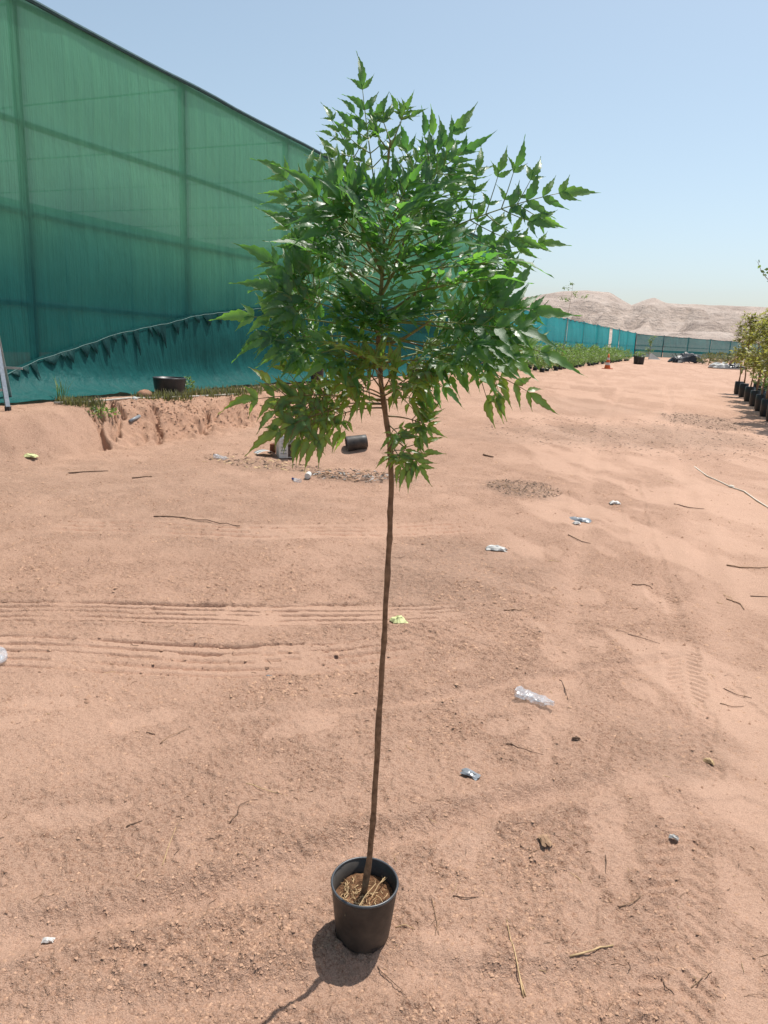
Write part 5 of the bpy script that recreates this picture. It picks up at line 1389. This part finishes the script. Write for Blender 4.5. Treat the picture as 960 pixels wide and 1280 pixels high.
def scrap(px, py, sx, sy, h, mat, label, seed, rz, name='plastic_scrap', cat='scrap'):
    m = crumple(9, 6, sx, sy, h, seed); litter(name, m, mat, px, py, label, cat, rz, 0.003)
scrap(588, 970, 0.072, 0.042, 0.012, M_grey, 'bent dark grey plastic shard on the sand', 61, R(-38))
scrap(725, 650, 0.22, 0.10, 0.03, M_grey, 'bluish silver wrapper on the sand at right of centre', 62, R(-14), 'wrapper'); scrap(721, 655, 0.07, 0.05, 0.02, M_white, 'white fleck beside the bluish silver wrapper', 66, 0.3)
scrap(620, 688, 0.17, 0.08, 0.03, M_paleg, 'small pale paper scrap on the sand', 63, R(-10), 'paper_scrap')
scrap(768, 631, 0.12, 0.07, 0.03, M_white, 'little white scrap above the silver wrapper', 67, 0.2, 'paper_scrap')
scrap(498, 777, 0.085, 0.07, 0.03, M_lemon, 'pale yellow-green crumpled scrap right of the stem', 64, 0.3)
scrap(681, 1056, 0.036, 0.055, 0.008, M_stick, 'grey-brown dry leaf lying on the sand', 65, R(8), 'dry_leaf', 'leaf')
scrap(720, 926, 0.035, 0.014, 0.010, M_dark_stick, 'tiny dark chip right of the clear bottle', 68, 0, 'wood_chip', 'chip')
scrap(842, 1048, 0.03, 0.016, 0.010, M_paleg, 'small pale chip on the chevron track', 69, -0.5, 'stone_chip', 'chip'); scrap(886, 952, 0.04, 0.025, 0.016, M_straw, 'tan chip on the right-hand chevron track', 70, -0.6, 'wood_chip', 'chip')
scrap(38, 572, 0.16, 0.10, 0.04, M_lemon, 'pale green leaf on gritty ground at far left', 71, 0.1, 'fallen_leaf', 'leaf')
scrap(60, 1172, 0.03, 0.018, 0.008, M_white, 'white pebble-like chip on the left rut', 72, 0.1, 'stone_chip', 'chip'); scrap(337, 843, 0.05, 0.02, 0.012, M_grey, 'small bluish grey sliver left of the stem', 73, -0.5)
p = GP(757, 1077); stick([(757, 1068), (758, 1078), (757, 1090)], 0.0024, M_dark_stick, 'small dark twig standing out on smooth sand at right')

# ------------------------------------------------------------------ loose grit and straw over the yard
def build_grit():
    k = NT('sand_grit'); t = k.tex(); g = k.n('ShaderNodeNewGeometry')
    c = k.ramp(g.outputs['Random Per Island'], ((0.0, (0.27, 0.16, 0.105)), (0.35, (0.38, 0.235, 0.165)), (0.7, (0.42, 0.262, 0.175)), (0.97, (0.49, 0.31, 0.21))))
    k.set(Base_Color=c, Roughness=0.95); k.b.inputs['Specular IOR Level'].default_value = 0.1
    n = 150000; rr = np.random.default_rng(77)
    dep = rr.uniform(math.atan2(CAM_H, 13), math.atan2(CAM_H, 0.95), n); r = CAM_H / np.tan(dep); a = rr.uniform(R(-36), R(36), n)
    X = r * np.sin(a); Y = r * np.cos(a); out = {}
    Z = ground_h(X, Y, True, out)
    keep = rr.random(n) < 0.05 + 0.95 * out['rough'] ** 1.6 * (0.25 + 0.75 * sstep(0.4, 0.6, fbm(X * 2.5, Y * 2.5, 3, 501)))
    keep &= np.hypot(X - POT[0], Y - POT[1]) > 0.085
    X, Y, Z, r = X[keep], Y[keep], Z[keep], r[keep]; n = len(X)
    s = (0.0016 + 0.0050 * rr.random(n) ** 3.5) * (0.8 + 0.35 * r / 2.0)
    B = np.array([[1, 0, 0], [0, 1, 0], [-1, 0, 0], [0, -1, 0], [0, 0, 1]], float)
    J = rr.uniform(0.55, 1.35, (n, 5, 1)); th = rr.uniform(0, 6.283, n); cth, sth = np.cos(th), np.sin(th)
    V = B[None] * J; V = np.stack([V[..., 0] * cth[:, None] - V[..., 1] * sth[:, None] * 0.75, V[..., 0] * sth[:, None] + V[..., 1] * cth[:, None] * 0.75, V[..., 2] * 0.75], -1)
    V = V * s[:, None, None] + np.stack([X, Y, Z - 0.0002], 1)[:, None, :]
    F = (np.arange(n)[:, None, None] * 5 + np.array([[0, 1, 4], [1, 2, 4], [2, 3, 4], [3, 0, 4]])[None]).reshape(-1, 3)
    n2 = 40000; r2 = CAM_H / np.tan(rr.uniform(math.atan2(CAM_H, 14), math.atan2(CAM_H, 3.0), n2)); a = rr.uniform(R(-36), R(36), n2)
    X = r2 * np.sin(a); Y = r2 * np.cos(a); out = {}; Z = ground_h(X, Y, True, out)
    kp = rr.random(n2) < out['rough'] ** 1.3 * (0.15 + 0.85 * sstep(0.42, 0.6, fbm(X * 1.6, Y * 1.6, 4, 503)))
    X, Y, Z, r2 = X[kp], Y[kp], Z[kp], r2[kp]; n2 = len(X); s2 = (0.0035 + 0.009 * rr.random(n2) ** 4) * (0.7 + 0.1 * r2)
    V2 = (B[None] * rr.uniform(0.5, 1.4, (n2, 5, 1)) * np.array([1, 0.8, 0.8])) * s2[:, None, None] + np.stack([X, Y, Z - 0.0005], 1)[:, None, :]
    V = np.concatenate([V, V2]); n += n2
    F = (np.arange(n)[:, None, None] * 5 + np.array([[0, 1, 4], [1, 2, 4], [2, 3, 4], [3, 0, 4]])[None]).reshape(-1, 3)
    o = obj('grit', np_mesh('grit', V.reshape(-1, 3), F, k.m)); o['kind'] = 'stuff'; print('grit', n)
    # straw bits and rootlets
    n = 1700; dep = rr.uniform(math.atan2(CAM_H, 20), math.atan2(CAM_H, 0.95), n); r = CAM_H / np.tan(dep); a = rr.uniform(R(-36), R(36), n)
    X = r * np.sin(a); Y = r * np.cos(a); out = {}; Z = ground_h(X, Y, True, out)
    keep = (rr.random(n) < 0.25 + 0.75 * sstep(0.45, 0.65, fbm(X * 1.1, Y * 1.1, 3, 511))) & (np.hypot(X - POT[0], Y - POT[1]) > 0.1)
    X, Y, Z, r = X[keep], Y[keep], Z[keep], r[keep]; n = len(X)
    L = (0.004 + 0.040 * rr.random(n) ** 3.5) * (0.7 + 0.3 * r); b = rr.uniform(0, 6.283, n); wd = (0.00035 + 0.0006 * rr.random(n)) * (0.7 + 0.3 * r)
    c = np.stack([X, Y, Z + 0.001 + wd], 1); u = np.stack([np.cos(b), np.sin(b), rr.uniform(-.1, .15, n)], 1); sd2 = np.stack([-np.sin(b), np.cos(b), 0 * b], 1)
    bend = sd2 * (L * rr.uniform(-0.25, 0.25, n))[:, None]
    z1 = np.array([0, 0, 1.0])
    segs = []
    for q, k2 in ((-0.5, 0.0), (0.0, 1.0), (0.5, 0.0)):
        pc = c + u * (L * q)[:, None] + bend * k2
        segs += [pc + sd2 * wd[:, None], pc - sd2 * wd[:, None], pc + z1 * wd[:, None] * 1.3]
    V = np.stack(segs, 1)
    T = []
    for q in (0, 3):
        for i, j in ((0, 1), (1, 2), (2, 0)): T += [[q + i, q + j, q + 3 + j], [q + i, q + 3 + j, q + 3 + i]]
    F = (np.arange(n)[:, None, None] * 9 + np.array(T)[None]).reshape(-1, 3)
    me = np_mesh('straw_litter', V.reshape(-1, 3), F, M_dark_stick); me.materials.append(M_stick); me.materials.append(M_straw)
    me.polygons.foreach_set('material_index', np.repeat(rr.choice([0, 1, 1, 1, 2], n), len(T)).astype(np.int32))
    o = obj('straw_litter', me); o['kind'] = 'stuff'
build_grit()
